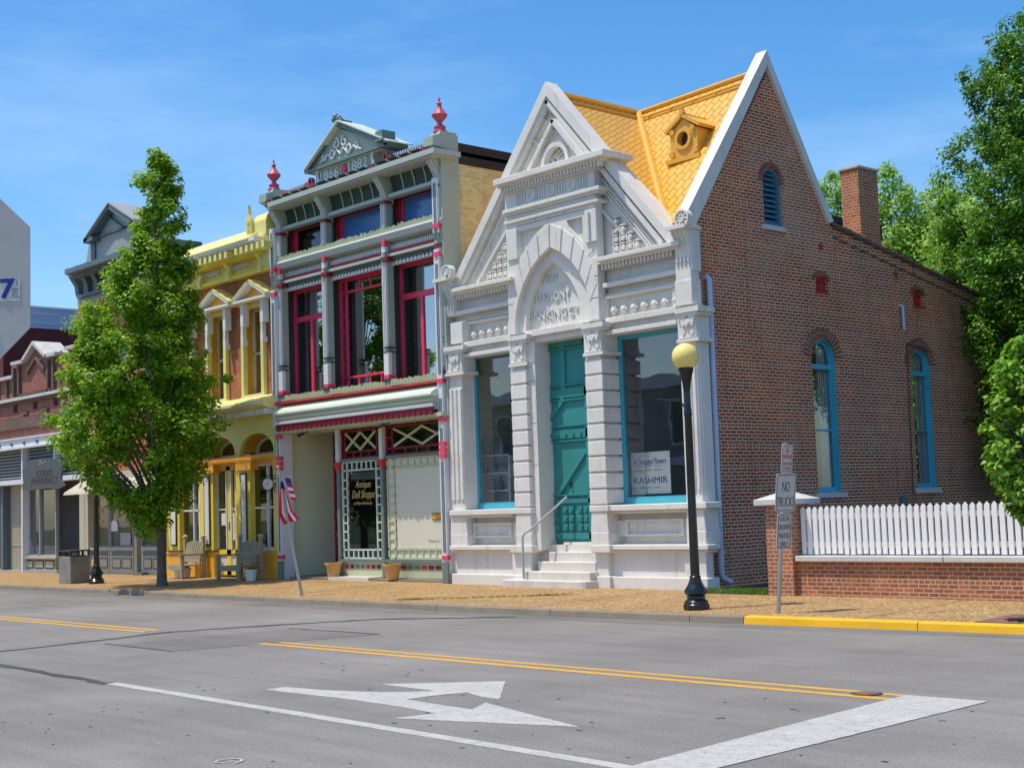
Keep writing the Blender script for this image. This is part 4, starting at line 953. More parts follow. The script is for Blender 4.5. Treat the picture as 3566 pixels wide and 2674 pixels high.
for k, (u, v) in enumerate(((-25.76, 10.54), (-25.64, 10.48), (-25.56, 10.42))): mb.ball(my(u, v+.06, 17.9, 17.9), .085-.012*k, 8); mb.ball(my(u-.09, v+.01, 17.9, 17.9), .06, 6)
mb.F(-25.86, -25.60, 10.38, 10.52, 17.78, 18.1)
for k in range(6): mb.ball(my(-25.48+k*.06, 10.40-k*.03, 17.9, 17.8), .035, 6)
mb.F(-24.30, -24.05, 9.72, 9.93, 17.75, 18.1); mb.F(-24.33, -24.0, 9.70, 9.74, 17.72, 18.1)
mb.build('pediment_ornament', 'gray_green', V)
def scroll(c, r, a0, turns, f, w, sgn=1):
    pts = []
    for k in range(22): a_ = a0+sgn*k/21*turns*6.283; q = r*(1-.75*k/21); pts.append(my(c[0]+q*math.cos(a_), c[1]+q*math.sin(a_), f, f))
    return pts
mb = MB()
for s_ in (1, -1):
    cx_ = -25.62
    mb.tube(scroll((cx_+s_*.16, 9.98), .13, 1.57, 1.1, 17.87, .03, s_), .026, 6); mb.tube(scroll((cx_+s_*.30, 9.79), .12, 4.7, 1.0, 17.87, .03, s_), .026, 6); mb.tube(scroll((cx_+s_*.62, 9.76), .10, 2.2, 1.0, 17.87, .03, -s_), .022, 6)
    mb.tube([my(cx_, 9.72, 17.87, 17.87), my(cx_+s_*.12, 9.84, 17.87, 17.87), my(cx_+s_*.30, 9.67, 17.87, 17.87), my(cx_+s_*.5, 9.80, 17.87, 17.87), my(cx_+s_*.8, 9.66, 17.87, 17.87)], .024, 6)
mb.build('scrollwork', 'white_trim', V, smooth=True)
text('1866', 'white_trim', V, 'lettering', my(-26.04, 9.335, 17.95, 17.945), .24, width=.72, ext=.02, off=.02)
text('1882', 'white_trim', V, 'lettering', my(-24.94, 9.335, 17.95, 17.945), .24, width=.72, ext=.02, off=.02)
mb = MB()
for q in ((0, .07), (0, -.07), (.07, 0), (-.07, 0)): mb.disc(-25.50+q[0], 9.335+q[1], .055, 17.92, 17.96, 8)
mb.disc(-25.50, 9.335, .03, 17.9, 17.95, 8); mb.build('red_flower', 'pink', V)
for u in (-26.5, -24.38):
    mb = MB(); mb.tube([my(u, 9.10, 17.93, 17.9), my(u+.05, 9.25, 17.93, 17.9), my(u-.02, 9.38, 17.93, 17.9), my(u+.02, 9.5, 17.93, 17.9)], .04, 6); mb.build('scroll_strip', 'white_trim', V)
# finials on their end blocks
for u in (-28.42, -22.1):
    x = u*.985; z0 = 8.95
    mb = MB(); mb.prof([(17.72, 8.98), (17.72, 9.16), (17.9, 9.22), (17.93, 9.30), (18.35, 9.30), (18.35, 8.9)], x-.14, x+.16); mb.build('finial_block', 'sage', V)
    mb = MB(); mb.lathe([(.15, 0), (.15, .05), (.11, .08), (.13, .14), (.05, .20), (.055, .24), (.16, .36), (.17, .39), (.06, .53), (.04, .60), (.06, .63), (.025, .67), (.02, .74), (.001, .78)], (x, 18.05, 9.28), 10); mb.build('finial', 'dusty_pink', V)
# right end pier and the painted side wall
mb = MB(); mb.box(-21.99, -21.74, 18.03, 18.5, 3.5, 9.3); mb.build('end_pier', 'sage', V)
mb = MB(); mb.add([(-21.76, 18.4, 0), (-21.76, 34, 0), (-21.76, 34, 8.72), (-21.76, 18.4, 8.72)], [(0, 1, 2, 3)]); mb.add([(-28.1, 33, 0), (-21.76, 33, 0), (-21.76, 33, 9.1), (-28.1, 33, 9.1)], [(0, 1, 2, 3)]); mb.build('side_wall', 'brick_yellow', V)
mb = MB(); mb.box(-22.1, -21.74, 18.5, 34, 8.72, 9.16); mb.box(-28.2, -21.74, 18.42, 34, 8.9, 8.98); mb.build('roof_parapet', 'asphalt_roof', V)
mb = MB(); mb.box(-28.4, -28.13, 18.3, 33, 0, 9.0); mb.build('party_wall', 'brick_yellow', V)
# shop-front cornice with scalloped edge
mb = MB(); mb.prof([(18.3, 4.21), (18.16, 4.21), (17.96, 4.09), (17.80, 4.0), (17.78, 3.95), (17.80, 3.92), (18.3, 3.92)], -27.82, -21.98); mb.build('shop_cornice', 'mint', V)
mb = MB(); mb.prof([(18.3, 3.92), (17.83, 3.92), (17.85, 3.86), (17.89, 3.80), (17.89, 3.64), (18.3, 3.64)], -27.80, -21.98); mb.build('shop_fascia', 'pale_sage', V)
mb = MB(); mb.prof([(17.86, 3.87), (17.825, 3.87), (17.83, 3.83), (17.88, 3.81)], -27.8, -21.99); mb.build('fascia_line', 'cream_green', V)
mb = MB(); mb.prof([(17.88, 3.775), (17.82, 3.765), (17.82, 3.70), (17.88, 3.70)], -27.8, -22.0)
for k in range(96): x = -27.78+k*.0602; mb.box(x, x+.034, 17.805, 17.83, 3.71, 3.755)
mb.build('bead_edge', 'white_trim', V)
mb = MB(); w = 5.80/31
mb.plate([(-27.80, 3.70)]+[p_ for k in range(31) for p_ in [(-27.80+k*w+.01, 3.635)]+[(-27.80+(k+.5)*w-(w/2-.012)*math.cos(q), 3.60-.055*math.sin(q)) for q in (.5, 1.05, 1.57, 2.1, 2.64)]+[(-27.80+(k+1)*w-.01, 3.635)]]+[(-22.0, 3.70)], (), 17.84, 17.88, 'y', True)
mb.build('scalloped_edge', 'maroon', V)
mb = MB(); mb.box(-28.1, -21.8, 17.9, 18.9, 3.5, 3.58); mb.F(-26.0, -22.2, 3.58, 3.7, 18.35, 18.5); mb.build('soffit', 'cream_green', V)
# ends: striped pilasters with coloured blocks
for l, r in ((-28.64, -28.46), (-22.40, -22.24)):
    f = 17.96; w = r-l; mb = MB(); mb.F(l+(.12 if l < -25 else 0), r+(.12 if l < -25 else 0), -.2, 3.7, f, 18.3); mb.F(l, r, 3.7, 7.0, f, 18.3); mb.F(l, r, 7.35, 8.5, f, 18.3); mb.build('end_pilaster', 'white_trim', V)
    mb = MB()
    for k in range(2):
        q = l+w*(.24+.32*k)
        for a, b_ in ((4.4, 6.7), (7.2, 8.4)) if l < -25 else ((.75, 2.60), (2.95, 3.3), (3.5, 3.9), (4.4, 6.7), (7.2, 8.4)): mb.F(q, q+w*.16, a, b_, f-.012, f+.01)
    sh = .12 if l < -25 else 0; mb.F(l+sh-.01, r+sh+.01, .1, .55, f-.015, f+.02)
    if sh: mb.F(l+sh+w*.3, l+sh+w*.55, .75, 2.6, f-.012, f+.01); mb.F(l+sh+w*.3, l+sh+w*.55, 2.95, 3.6, f-.012, f+.01)
    mb.build('dark_stripe', 'gray_green', V)
    mb = MB()
    for v in (.60, 2.68, 2.80, 2.92, 3.42, 4.22, 6.86, 7.45): q = sh if v < 3.7 else 0; mb.F(l+q-.01, r+q+.01, v, v+.09, f-.03, f+.05)
    mb.build('pink_block', 'pink', V)
# ground floor: recessed entry and the lattice windows
mb = MB(); mb.box(-28.12, -28.04, 18.12, 19.6, .1, 3.6); mb.build('entry_side_wall', 'pale_entry', V)
mb = MB(); mb.box(-28.05, -28.01, 18.10, 18.18, .1, 3.6); mb.build('entry_post', 'dark_green', V)
mb = MB(); mb.box(-28.3, -26.6, 19.72, 19.8, .1, 3.6); mb.box(-28.28, -28.12, 19.62, 19.72, .2, 3.6); mb.build('entry_back', 'white_trim', V)
d = MB(); y = 19.6
for q in ((-28.1, -28.0, .3, 2.75), (-27.22, -27.12, .3, 2.75), (-28.1, -27.12, 2.65, 2.8), (-28.1, -27.12, .3, .5), (-28.1, -27.12, 1.05, 1.15), (-28.1, -27.12, 1.5, 1.6), (-28.1, -27.12, 2.9, 3.0), (-27.62, -27.58, 2.9, 3.5)): d.box(q[0], q[1], y, y+.06, q[2], q[3])
do = d.build('shop_door', 'red', V); MB().box(-28.05, -27.15, y+.03, y+.05, .3, 3.5).build('pane', 'glass_dark', do)
d = MB()
for k in range(8): d.box(-28.0, -27.2, y+.01, y+.04, .65+k*.25, .67+k*.25)
d.box(-27.72, -27.69, y+.01, y+.04, .4, 2.65); d.build('glazing_bar', 'gray_green', do)
MB().box(-22.0, -26.3, 19.9, 19.95, .1, 3.5).build('shop_interior', 'dark_room', V); 
q = MB(); q.box(-26.35, -26.3, 18.62, 19.6, .2, 3.5); q.box(-26.3, -24.5, 18.7, 19.9, .2, .78); q.build('window_bed', 'dark_room', V)
f = 18.55
def lattice(mb, l, r, b_, t_, ll, rr_, bb, tt, nx, ny, w=.035, fr=f, v=True):
    """frame of small panes round a big pane (ll..rr_, bb..tt)"""
    for q in ((l, r, b_, b_+w), (l, r, t_-w, t_), (l, l+w, b_, t_), (r-w, r, b_, t_), (ll-w, ll, b_, t_), (rr_, rr_+w, b_, t_), (l, r, tt, tt+w), (l, r, bb-w, bb)):
        mb.plate([(q[0], q[2]), (q[1], q[2]), (q[1], q[3]), (q[0], q[3])], (), fr-.03, fr+.03, 'y', True)
    for k in range(1, nx):
        x = ll+(rr_-ll)*k/nx
        for z0, z1 in ((b_, bb), (tt, t_)): mb.plate([(x-w/2, z0), (x+w/2, z0), (x+w/2, z1), (x-w/2, z1)], (), fr-.025, fr+.03, 'y', True)
    for k in range(1, ny):
        z = bb+(tt-bb)*k/ny
        for x0, x1 in ((l, ll), (rr_, r)):
            if x1-x0 > .05: mb.plate([(x0, z-w/2), (x1, z-w/2), (x1, z+w/2), (x0, z+w/2)], (), fr-.025, fr+.03, 'y', True)
mb = MB(); lattice(mb, -26.17, -24.70, .60, 2.77, -25.96, -24.90, .82, 2.55, 6, 9)
w_ = mb.build('lattice_window', 'mint', V); MB().box(-26.17, -24.7, f, f+.012, .6, 2.77).build('pane', 'glass_dark', w_)
text('Antique', 'gold', w_, 'lettering', (-25.40, f-.004, 2.225), .20, width=.58, shear=.35, ext=.003, off=-.008)
text('Doll Shoppe', 'gold', w_, 'lettering', (-25.40, f-.004, 2.0), .23, width=.84, shear=.35, ext=.003, off=-.008)
text('of New Harmony', 'gold', w_, 'lettering', (-25.41, f-.004, 1.82), .09, width=.68, shear=.35, ext=.003, off=-.008)
mb = MB()
o = [(-25.93, 2.53)]+[(-25.93+k*1.0/24, 2.33+.03*abs(math.sin(k*math.pi/4))) for k in range(25)]+[(-24.93, 2.53)]
mb.plate(o, (), f+.05, f+.06, 'y', True); mb.build('valance', 'cloth_white', w_)
# white boarded panel on the right, same small squares
mb = MB(); lattice(mb, -24.50, -22.2, .60, 2.77, -24.22, -22.2, .84, 2.55, 9, 9, .045); w_ = mb.build('panel_lattice', 'cream_green', V)
MB().box(-24.5, -22.1, f, f+.03, .6, 2.77).build('panel', 'white_panel', w_)
q = MB(); q.box(-22.975, -22.53, f-.02, f, 1.42, 1.56); pl_ = q.build('plaque', 'tar', w_); q = MB(); q.box(-22.96, -22.545, f-.026, f-.02, 1.435, 1.545); q.build('plaque_face', 'orange', pl_)
text('NO SMOKING', 'bark_dark', pl_, 'lettering', (-22.755, f-.028, 1.515), .035, width=.33, ext=.002); text('PLEASE', 'bark_dark', pl_, 'lettering', (-22.755, f-.028, 1.465), .035, width=.2, ext=.002)
text('Patricia A. Gro', 'ink_grey', w_, 'lettering', (-22.85, f-.002, .985), .06, width=.55, ext=.003)
# transom lattices in maroon
mb = MB()
for l, r, xs in ((-26.17, -24.70, (-26.0, -24.84)), (-24.50, -22.2, (-24.24, -22.2))):
    lattice(mb, l, r, 2.82, 3.58, xs[0], xs[1], 3.0, 3.42, 4 if r < -24 else 5, 2, .045)
w_ = mb.build('transom', 'maroon', V); MB().box(-26.17, -22.2, f+.02, f+.03, 2.82, 3.6).build('pane', 'glass_dark', w_)
mb = MB()
for l, r in ((-25.98, -24.86), (-24.20, -22.22)):
    h = (r-l)/2
    for k in range(2): a, b_ = l+k*h, l+(k+1)*h; mb.bar(a, 3.02, b_, 3.40, .045, f-.05, f-.01, 'y', True); mb.bar(a, 3.40, b_, 3.02, .045, f-.048, f-.008, 'y', True)
mb.build('cross_bar', 'cream_green', w_)
mb = MB(); mb.box(-26.20, -22.15, f-.06, f+.05, 2.765, 2.83); mb.box(-26.22, -22.15, f-.08, f+.05, .53, .60); mb.build('transom_rail', 'gray_green', V)
for x in (-26.24, -24.60):
    q = MB(); q.box(x-.06, x+.06, f-.1, f+.06, 2.75, 3.6); q.build('post', 'white_trim', V)
    q = MB(); q.box(x-.045, x+.045, f-.09, f+.06, .2, 2.62); q.build('post', 'gray_green', V)
    q = MB(); q.box(x-.085, x+.085, f-.14, f+.06, 2.70, 2.76); q.add([(x-.08, f-.13, 2.7), (x+.08, f-.13, 2.7), (x+.045, f-.1, 2.58), (x-.045, f-.1, 2.58), (x-.08, f, 2.7), (x+.08, f, 2.7), (x+.045, f, 2.58), (x-.045, f, 2.58)], [(0, 1, 2, 3), (0, 3, 7, 4), (1, 5, 6, 2)]); q.build('post_cap', 'red', V)
mb = MB(); mb.box(-26.2, -22.15, f-.02, f+.05, .2, .56); mb.build('stallriser', 'cream_green', V)
for k, c_ in enumerate('red gray_green gray_green red maroon gray_green red maroon gray_green red'.split()):
    pass
mb1, mb2, mb3 = MB(), MB(), MB(); x = -26.1
for k in range(19):
    wd = .13 if x < -24.7 else .17; (mb1, mb2, mb3)[(k*2+k//3) % 3].box(x, x+wd, f-.035, f, .39, .47); x += wd+.065
mb1.build('tile_band', 'red', V); mb2.build('tile_band', 'gray_green', V); mb3.build('tile_band', 'maroon', V)
mb = MB(); mb.box(-28.3, -26.25, 18.15, 19.7, .05, .20); mb.box(-24.75, -21.95, 18.2, 18.7, .05, .19); mb.build('threshold', 'kerb_stone', V)
mb = MB(); mb.box(-26.25, -24.75, 18.15, 18.7, .05, .22); mb.build('white_step', 'stone_step', V)
# lamp shade and doll carriage in the window
t = T('doll_carriage', 'antique wicker doll carriage displayed in the shop window', 'doll carriage', (-25.3, 19.0, .8))
mb = MB(); sec = [(-25.85, 1.30, .02), (-25.8, 1.22, .10), (-25.7, 1.10, .14), (-25.4, 1.06, .15), (-25.1, 1.10, .14), (-24.95, 1.25, .11)]
for (x0, z0, w0), (x1, z1, w1) in zip(sec, sec[1:]):
    top = lambda x: 1.24-.10*math.sin(max(0, min(1, (x+25.75)/.8))*3.14)
    mb.add([(x0, 19-w0, z0), (x1, 19-w1, z1), (x1, 19-w1, top(x1)), (x0, 19-w0, top(x0)), (x0, 19+w0, z0), (x1, 19+w1, z1), (x1, 19+w1, top(x1)), (x0, 19+w0, top(x0))], [(0, 1, 2, 3), (4, 7, 6, 5), (0, 4, 5, 1)])
mb.build('body', 'wicker', t)
for x in (-25.62, -25.15):
    mb = MB(); mb.tube([(x+.13*math.cos(k*.3927), 18.86, .93+.13*math.sin(k*.3927)) for k in range(17)], .012, 5)
    for k in range(4): mb.tube([(x+.13*math.cos(k*.785), 18.86, .93+.13*math.sin(k*.785)), (x-.13*math.cos(k*.785), 18.86, .93-.13*math.sin(k*.785))], .006, 4)
    mb.build('wheel', 'tar', t)
mb = MB(); mb.tube([(-25.78, 18.9, 1.25), (-25.95, 18.9, 1.48)], .015, 5); mb.build('handle', 'weathered_wood', t)
t = T('table_lamp', 'white shaded table lamp glimpsed at the right of the lettered shop window', 'lamp', (-24.97, 19.2, .8))
mb = MB(); mb.lathe([(.15, 0), (.08, .22)], (-24.97, 19.2, 1.62), 12); mb.build('lamp_shade', 'cloth_white', t)
mb = MB(); mb.lathe([(.08, 0), (.02, .06), (.015, .84)], (-24.97, 19.2, .8), 8); mb.build('stem', 'black', t)
# small black spot lights under the cornice
for x, lab in ((-26.9, 'black spotlight under the scalloped cornice above the shop entry'), (-23.85, 'black spotlight under the scalloped cornice above the white panel')):
    t = T('spotlight', lab, 'spotlight', (x, 17.95, 3.45), 'spotlights under the green cornice')
    mb = MB(); mb.tube([(x+.16, 18.05, 3.5), (x+.08, 17.95, 3.45)], .012, 6); mb.build('arm', 'black', t); mb = MB(); mb.tube([(x+.08, 17.95, 3.45), (x-.06, 17.9, 3.42)], [.03, .05], 8); mb.build('head', 'black', t)
# terracotta pots on the step
pot = T('terracotta_pot', 'terracotta pot on the step left of the lettered window', 'flower pot', (-26.22, 18.28, .2), 'terracotta pots on the shop step')
mb = MB(); mb.lathe([(.13, 0), (.175, .27), (.20, .28), (.205, .33), (.175, .33), (.17, .28)], (-26.22, 18.28, .2), 16); mb.build('pot', 'terracotta', pot, smooth=True)
mb = MB(); mb.disc(-26.22, 18.28, .175, .505, .49, 14, None, 'z', True); mb.build('earth', 'soil', pot)
p2 = copy_tree(pot); p2.location = (-23.98, 18.22, .19); p2['label'] = 'terracotta pot on the step in front of the coloured tile band'

# ------------------------------------------------------------------ yellow brick shop
Yb = T('yellow_shop_building', 'two storey brick shop with bright yellow trim, pedimented windows and carved cornice', 'building', (-31.2, 18.3, .15))
wins = [(-30.0, -29.02), (-31.72, -30.76), (-33.42, -32.46)]
mb = MB(); mb.plate([(-34.2, 4.4), (-28.6, 4.4), (-28.6, 7.6), (-34.2, 7.6)], [[(l, 4.52), (r, 4.52), (r, 6.8), (l, 6.8)] for l, r in wins], 18.3, 18.45); mb.build('front_wall', 'brick_upper', Yb)
for l, r in wins:
    mb = MB(); mb.plate([(l-.02, 4.5), (r+.02, 4.5), (r+.02, 6.84), (l-.02, 6.84)], [[(l+.10, 4.58), (r-.10, 4.58), (r-.10, 6.70), (l+.10, 6.70)]], 18.2, 18.32); w_ = mb.build('window', 'pale_yellow', Yb)
    mb = MB(18.25); mb.F(l+.02, l+.10, 4.56, 6.72, 18.33, 18.72); mb.F(r-.10, r-.02, 4.56, 6.72, 18.33, 18.72); mb.F(l+.02, r, 6.70, 6.74, 18.33, 18.72); mb.build('reveal', 'orange', w_)
    mb = MB(18.25); f = 18.56
    for q in ((l+.10, l+.15, 4.56, 6.7), (r-.15, r-.1, 4.56, 6.7), (l+.1, r-.1, 6.65, 6.7), (l+.1, r-.1, 5.58, 5.64), (l+.1, r-.1, 4.56, 4.64)): mb.F(*q, f-.03, f+.04)
    mb.build('frame', 'white', w_); MB(18.25).F(l+.1, r-.1, 4.56, 6.7, f, f+.01).build('pane', 'glass', w_); MB().F(l-.1, r+.2, 4.5, 6.8, f+.3, f+.32).build('window_sheet', 'dark_room', w_)  # last plate is a back sheet coloured dark for the unlit room
    mb = MB(); mb.F(l-.1, r+.1, 4.44, 4.53, 18.12, 18.3); mb.build('sill', 'white', w_)
    cu = (l+r)/2-.13
    mb = MB(); mb.plate([(cu-.72, 6.94), (cu+.72, 6.94), (cu, 7.30)], (), 18.15, 18.32); mb.F(l-.1, r+.1, 6.78, 6.94, 18.16, 18.3); mb.build('hood', 'orange', w_)
    mb = MB(); mb.bar(cu-.78, 6.95, cu, 7.36, .06, 17.95, 18.3); mb.bar(cu+.78, 6.95, cu, 7.36, .06, 17.95, 18.3); mb.F(cu-.78, cu+.78, 6.90, 6.96, 17.95, 18.3); mb.build('hood_moulding', 'white', w_)
    mb = MB(); mb.bar(cu-.80, 7.0, cu, 7.41, .035, 17.94, 18.31); mb.bar(cu+.80, 7.0, cu, 7.41, .035, 17.94, 18.31); mb.build('hood_top', 'pale_yellow', w_)
    for q in (l-.02, r-.10):
        mb = MB(); mb.F(q, q+.13, 6.30, 6.88, 18.05, 18.22); mb.F(q+.02, q+.11, 5.82, 5.95, 18.08, 18.22); mb.F(q+.03, q+.10, 5.95, 6.30, 18.12, 18.22); mb.build('bracket', 'white', w_)
mb = MB(); mb.F(-34.2, -28.66, 7.52, 7.62, 18.12, 18.4); mb.F(-34.2, -28.62, 7.62, 8.0, 18.22, 18.4); mb.F(-34.2, -29.1, 8.0, 8.3, 17.95, 18.4); mb.build('cornice', 'yellow', Yb)
mb = MB(); mb.F(-34.25, -29.3, 8.30, 8.36, 17.75, 18.4); mb.F(-34.25, -29.32, 8.36, 8.46, 17.7, 18.4); mb.build('cornice_edge', 'white', Yb)
mb = MB(); mb.prof([(17.68, 8.20), (17.68, 8.23), (18.3, 8.62), (18.3, 8.2)], -33.1, -28.62); mb.build('cornice_top', 'pale_yellow', Yb)
mb = MB()
for k in range(22):
    u = -34.0+k*.25
    if (k % 7) in (0,): continue
    mb.F(u, u+.12, 8.12, 8.28, 17.72, 18.0)
mb.build('modillion', 'pale_yellow', Yb)
mb = MB()
for u in (-33.5, -32.1, -30.7, -29.2):
    x = u*.985; mb.prof([(18.22, 7.45), (18.08, 7.45), (18.05, 7.6), (18.1, 7.75), (17.9, 7.95), (17.75, 8.22), (18.22, 8.22)], x-.07, x+.07)
mb.build('bracket', 'pale_yellow', Yb)
mb = MB()
for u in (-33.3, -31.9, -30.48):
    for k in range(7): q = u+.14+k*.12; mb.disc(q, 7.80, .055, 18.18, 18.24, 9, .025); mb.bar(q-.05, 7.74, q+.06, 7.86, .02, 18.18, 18.24)
mb.build('carved_panel', 'white_trim', Yb)
# corner block at the right end of the cornice
mb = MB(); mb.prof([(18.3, 7.55), (18.15, 7.55), (18.12, 7.85), (18.03, 8.12), (17.95, 8.30), (17.95, 8.64), (18.02, 8.78), (18.10, 8.84), (18.3, 8.84)], -28.80, -28.22); mb.build('end_block', 'pale_yellow', Yb)
mb = MB(); mb.plate([(-28.95, 8.34), (-28.78, 8.34), (-28.76, 8.72), (-28.84, 8.88), (-28.86, 9.08), (-28.89, 8.9), (-28.98, 8.72)], (), 17.86, 17.94, 'y', True); mb.disc(-28.87, 8.66, .06, 17.83, 17.87, 8, .02, 'y', True); mb.disc(-28.87, 8.50, .05, 17.83, 17.87, 8, .02, 'y', True); mb.build('end_finial', 'pale_yellow', Yb)
mb = MB()
for k in range(3): x = -28.74+k*.09; mb.tube([(x, 18.13, 7.6), (x, 18.10, 7.86), (x, 18.01, 8.12), (x, 17.93, 8.30)], .018, 6)
mb.build('white_stripe', 'white', Yb)
# shop cornice and arcaded frieze
mb = MB(); mb.prof([(18.4, 4.48), (18.1, 4.48), (17.8, 4.38), (17.62, 4.30), (17.62, 4.20), (17.8, 4.12), (18.4, 4.1)], -33.6, -27.98); mb.build('shop_cornice', 'pale_yellow', Yb)
mb = MB(); mb.prof([(17.8, 4.32), (17.58, 4.27), (17.58, 4.22), (17.8, 4.2)], -33.6, -28.1)
for k in range(18): x = -33.5+k*.31; mb.box(x, x+.14, 17.72, 18.0, 4.0, 4.12)
mb.build('cornice_edge', 'white', Yb)
ah = [archwin(-30.14, -28.62, 3.10, 3.18, 3.62, 8), archwin(-31.9, -30.38, 3.10, 3.18, 3.62, 8), archwin(-33.66, -32.14, 3.10, 3.18, 3.62, 8)]
mb = MB(); mb.plate([(-34.0, 3.08), (-28.56, 3.08), (-28.56, 4.15), (-34.0, 4.15)], ah, 18.1, 18.2); mb.build('frieze', 'yellow_green', Yb)
mb = MB(); mb.F(-34.0, -28.75, 3.05, 3.75, 18.62, 18.66)
for l, r in ((-30.14, -28.62), (-31.9, -30.38), (-33.66, -32.14)):
    o = arch(l+.01, r-.01, 3.18, 3.61, 8); vs = [my(u, v, 18.1, 18.2) for u, v in o]+[my(u, v, 18.1, 18.62) for u, v in o]; n = len(o); mb.add(vs, [(i, i+1, n+i+1, n+i) for i in range(n-1)])
mb.build('arch_soffit', 'orange', Yb)
for l, r in ((-30.12, -28.64), (-31.88, -30.4), (-33.64, -32.16)):
    mb = MB(18.1); o = archwin(l, r, 3.10, 3.2, 3.58, 8); i_ = archwin(l+.1, r-.1, 3.18, 3.22, 3.5, 8); mb.plate(o, [i_], 18.54, 18.61); w_ = mb.build('fanlight', 'white', Yb)
    MB(18.1).plate(i_, (), 18.57, 18.58).build('pane', 'glass_dark', w_)
mb = MB(); mb.F(-34.0, -28.52, 2.98, 3.10, 17.98, 18.2); mb.F(-34.0, -28.52, 2.88, 2.98, 18.08, 18.25); mb.box(-33.4, -28.3, 18.2, 18.62, 2.9, 3.06)
for k in range(43): mb.disc(-33.9+k*.125, 3.0, .042, 17.95, 18.0, 8, .02)
for l, r in ((-33.87, -33.18), (-32.13, -31.46), (-30.35, -29.7), (-28.66, -28.53)): mb.F(l-.03, r+.03, 2.75, 3.06, 17.97, 18.2)
mb.build('frieze_band', 'orange', Yb)
for l, r in ((-33.87, -33.18), (-32.13, -31.46), (-30.35, -29.7), (-28.66, -28.53)):
    mb = MB(); mb.F(l, r, -.2, 2.78, 18.06, 18.2); p_ = mb.build('pillar', 'yellow', Yb)
    mb = MB(); mb.F(l-.02, r+.015, -.2, .78, 18.03, 18.2); mb.build('pillar_base', 'orange', p_)
    if r-l > .3:
        mb = MB(); mb.F(l+.21, r-.2, .92, 2.68, 18.02, 18.06); mb.build('dark_edge', 'dark_green', p_)
        mb = MB(); mb.F(l+.24, r-.23, .96, 2.64, 18.005, 18.03); mb.build('white_inset', 'white_trim', p_)
        mb = MB(); mb.F(l-.01, r+.01, .77, .80, 17.98, 18.1); mb.build('dark_line', 'dark_green', p_)
mb = MB()
for q in ((-31.4, -31.3, .2, 2.88), (-30.82, -30.62, .2, 2.88), (-30.42, -30.35, .2, 2.88), (-31.4, -30.35, 2.78, 2.88), (-31.4, -30.35, .2, .34), (-31.4, -30.35, .66, .82)): mb.F(*q, 18.18, 18.26)
do = mb.build('double_door', 'yellow', Yb); MB().F(-31.4, -30.35, .8, 2.85, 18.22, 18.23).build('pane', 'glass', do); MB().F(-31.4, -30.35, .3, .7, 18.20, 18.24).build('kick_panel', 'white_panel', do)
mb = MB(); mb.F(-31.3, -30.82, 1.80, 1.83, 18.19, 18.23); mb.F(-30.62, -30.42, 1.80, 1.83, 18.19, 18.23)
for a_, b_ in ((-31.31, -31.27), (-30.85, -30.81), (-30.63, -30.59)): mb.F(a_, b_, .84, 2.76, 18.16, 18.22)
mb.build('white_bar', 'white', do)
MB().F(-31.06, -30.86, 1.42, 1.72, 18.19, 18.215).build('notice', 'white', do); MB().F(-30.55, -30.44, 1.05, 1.72, 18.19, 18.215).build('notice', 'white', do)
MB().tube([my(-30.66, 1.3, 18.16, 18.14), my(-30.66, 1.5, 18.16, 18.14)], .015, 6).build('handle', 'black', do)
for l, r in ((-29.65, -28.62), (-33.15, -32.13)):
    mb = MB()
    for q in ((l, l+.05, .82, 2.88), (r-.05, r, .82, 2.88), (l, r, 1.80, 1.84), (l, r, 2.82, 2.88), (l, r, .80, .88), ((l+r)/2+.18, (l+r)/2+.22, .82, 2.88)): mb.F(*q, 18.16, 18.24)
    w_ = mb.build('shop_window', 'white', Yb); MB().F(l, r, .84, 2.86, 18.20, 18.21).build('pane', 'glass', w_); q = MB(); q.F(l, r, -.2, .8, 18.14, 18.3); q.build('stallriser', 'orange', w_)
MB().F(-34, -30.3, -.2, 3.1, 19.6, 19.65).build('interior', 'dark_room', Yb)
q = MB(); q.box(-33.6, -28.2, 18.5, 33, 7.9, 8.0); q.box(-33.7, -33.55, 18.4, 33, 0, 8); q.build('roof_slab', 'asphalt_roof', Yb)

# ------------------------------------------------------------------ grey corniced building behind the street tree
G = T('grey_corniced_building', 'tall grey corniced brick building with a steep pediment behind the street tree', 'building', (-36.5, 18.3, .15))
mb = MB(); mb.plate([(-39.06, 2.9), (-34.1, 2.9), (-34.1, 8.1), (-39.06, 8.1)], [[(-38.4, 4.6), (-37.4, 4.6), (-37.4, 6.9), (-38.4, 6.9)], [(-36.9, 4.6), (-35.9, 4.6), (-35.9, 6.9), (-36.9, 6.9)], [(-35.4, 4.6), (-34.5, 4.6), (-34.5, 6.9), (-35.4, 6.9)]], 18.3, 18.5); mb.build('front_wall', 'brick_upper', G)
mb = MB(); mb.box(-39.07, -34.0, 18.6, 33, 0, 8.8); mb.build('body', 'brick_shop', G)
for l, r in ((-38.4, -37.4), (-36.9, -35.9), (-35.4, -34.5)):
    mb = MB(); mb.plate([(l, 4.6), (r, 4.6), (r, 6.9), (l, 6.9)], [[(l+.08, 4.68), (r-.08, 4.68), (r-.08, 6.82), (l+.08, 6.82)]], 18.35, 18.45); mb.F(l, r, 5.7, 5.76, 18.36, 18.44); w_ = mb.build('window', 'grey_paint', G); MB().F(l, r, 4.6, 6.9, 18.4, 18.41).build('pane', 'glass_dark', w_)
mb = MB(); mb.F(-39.1, -34.1, 8.0, 8.22, 18.2, 18.6); mb.F(-39.1, -34.1, 8.2, 8.9, 18.25, 18.6); mb.build('frieze', 'grey_paint', G)
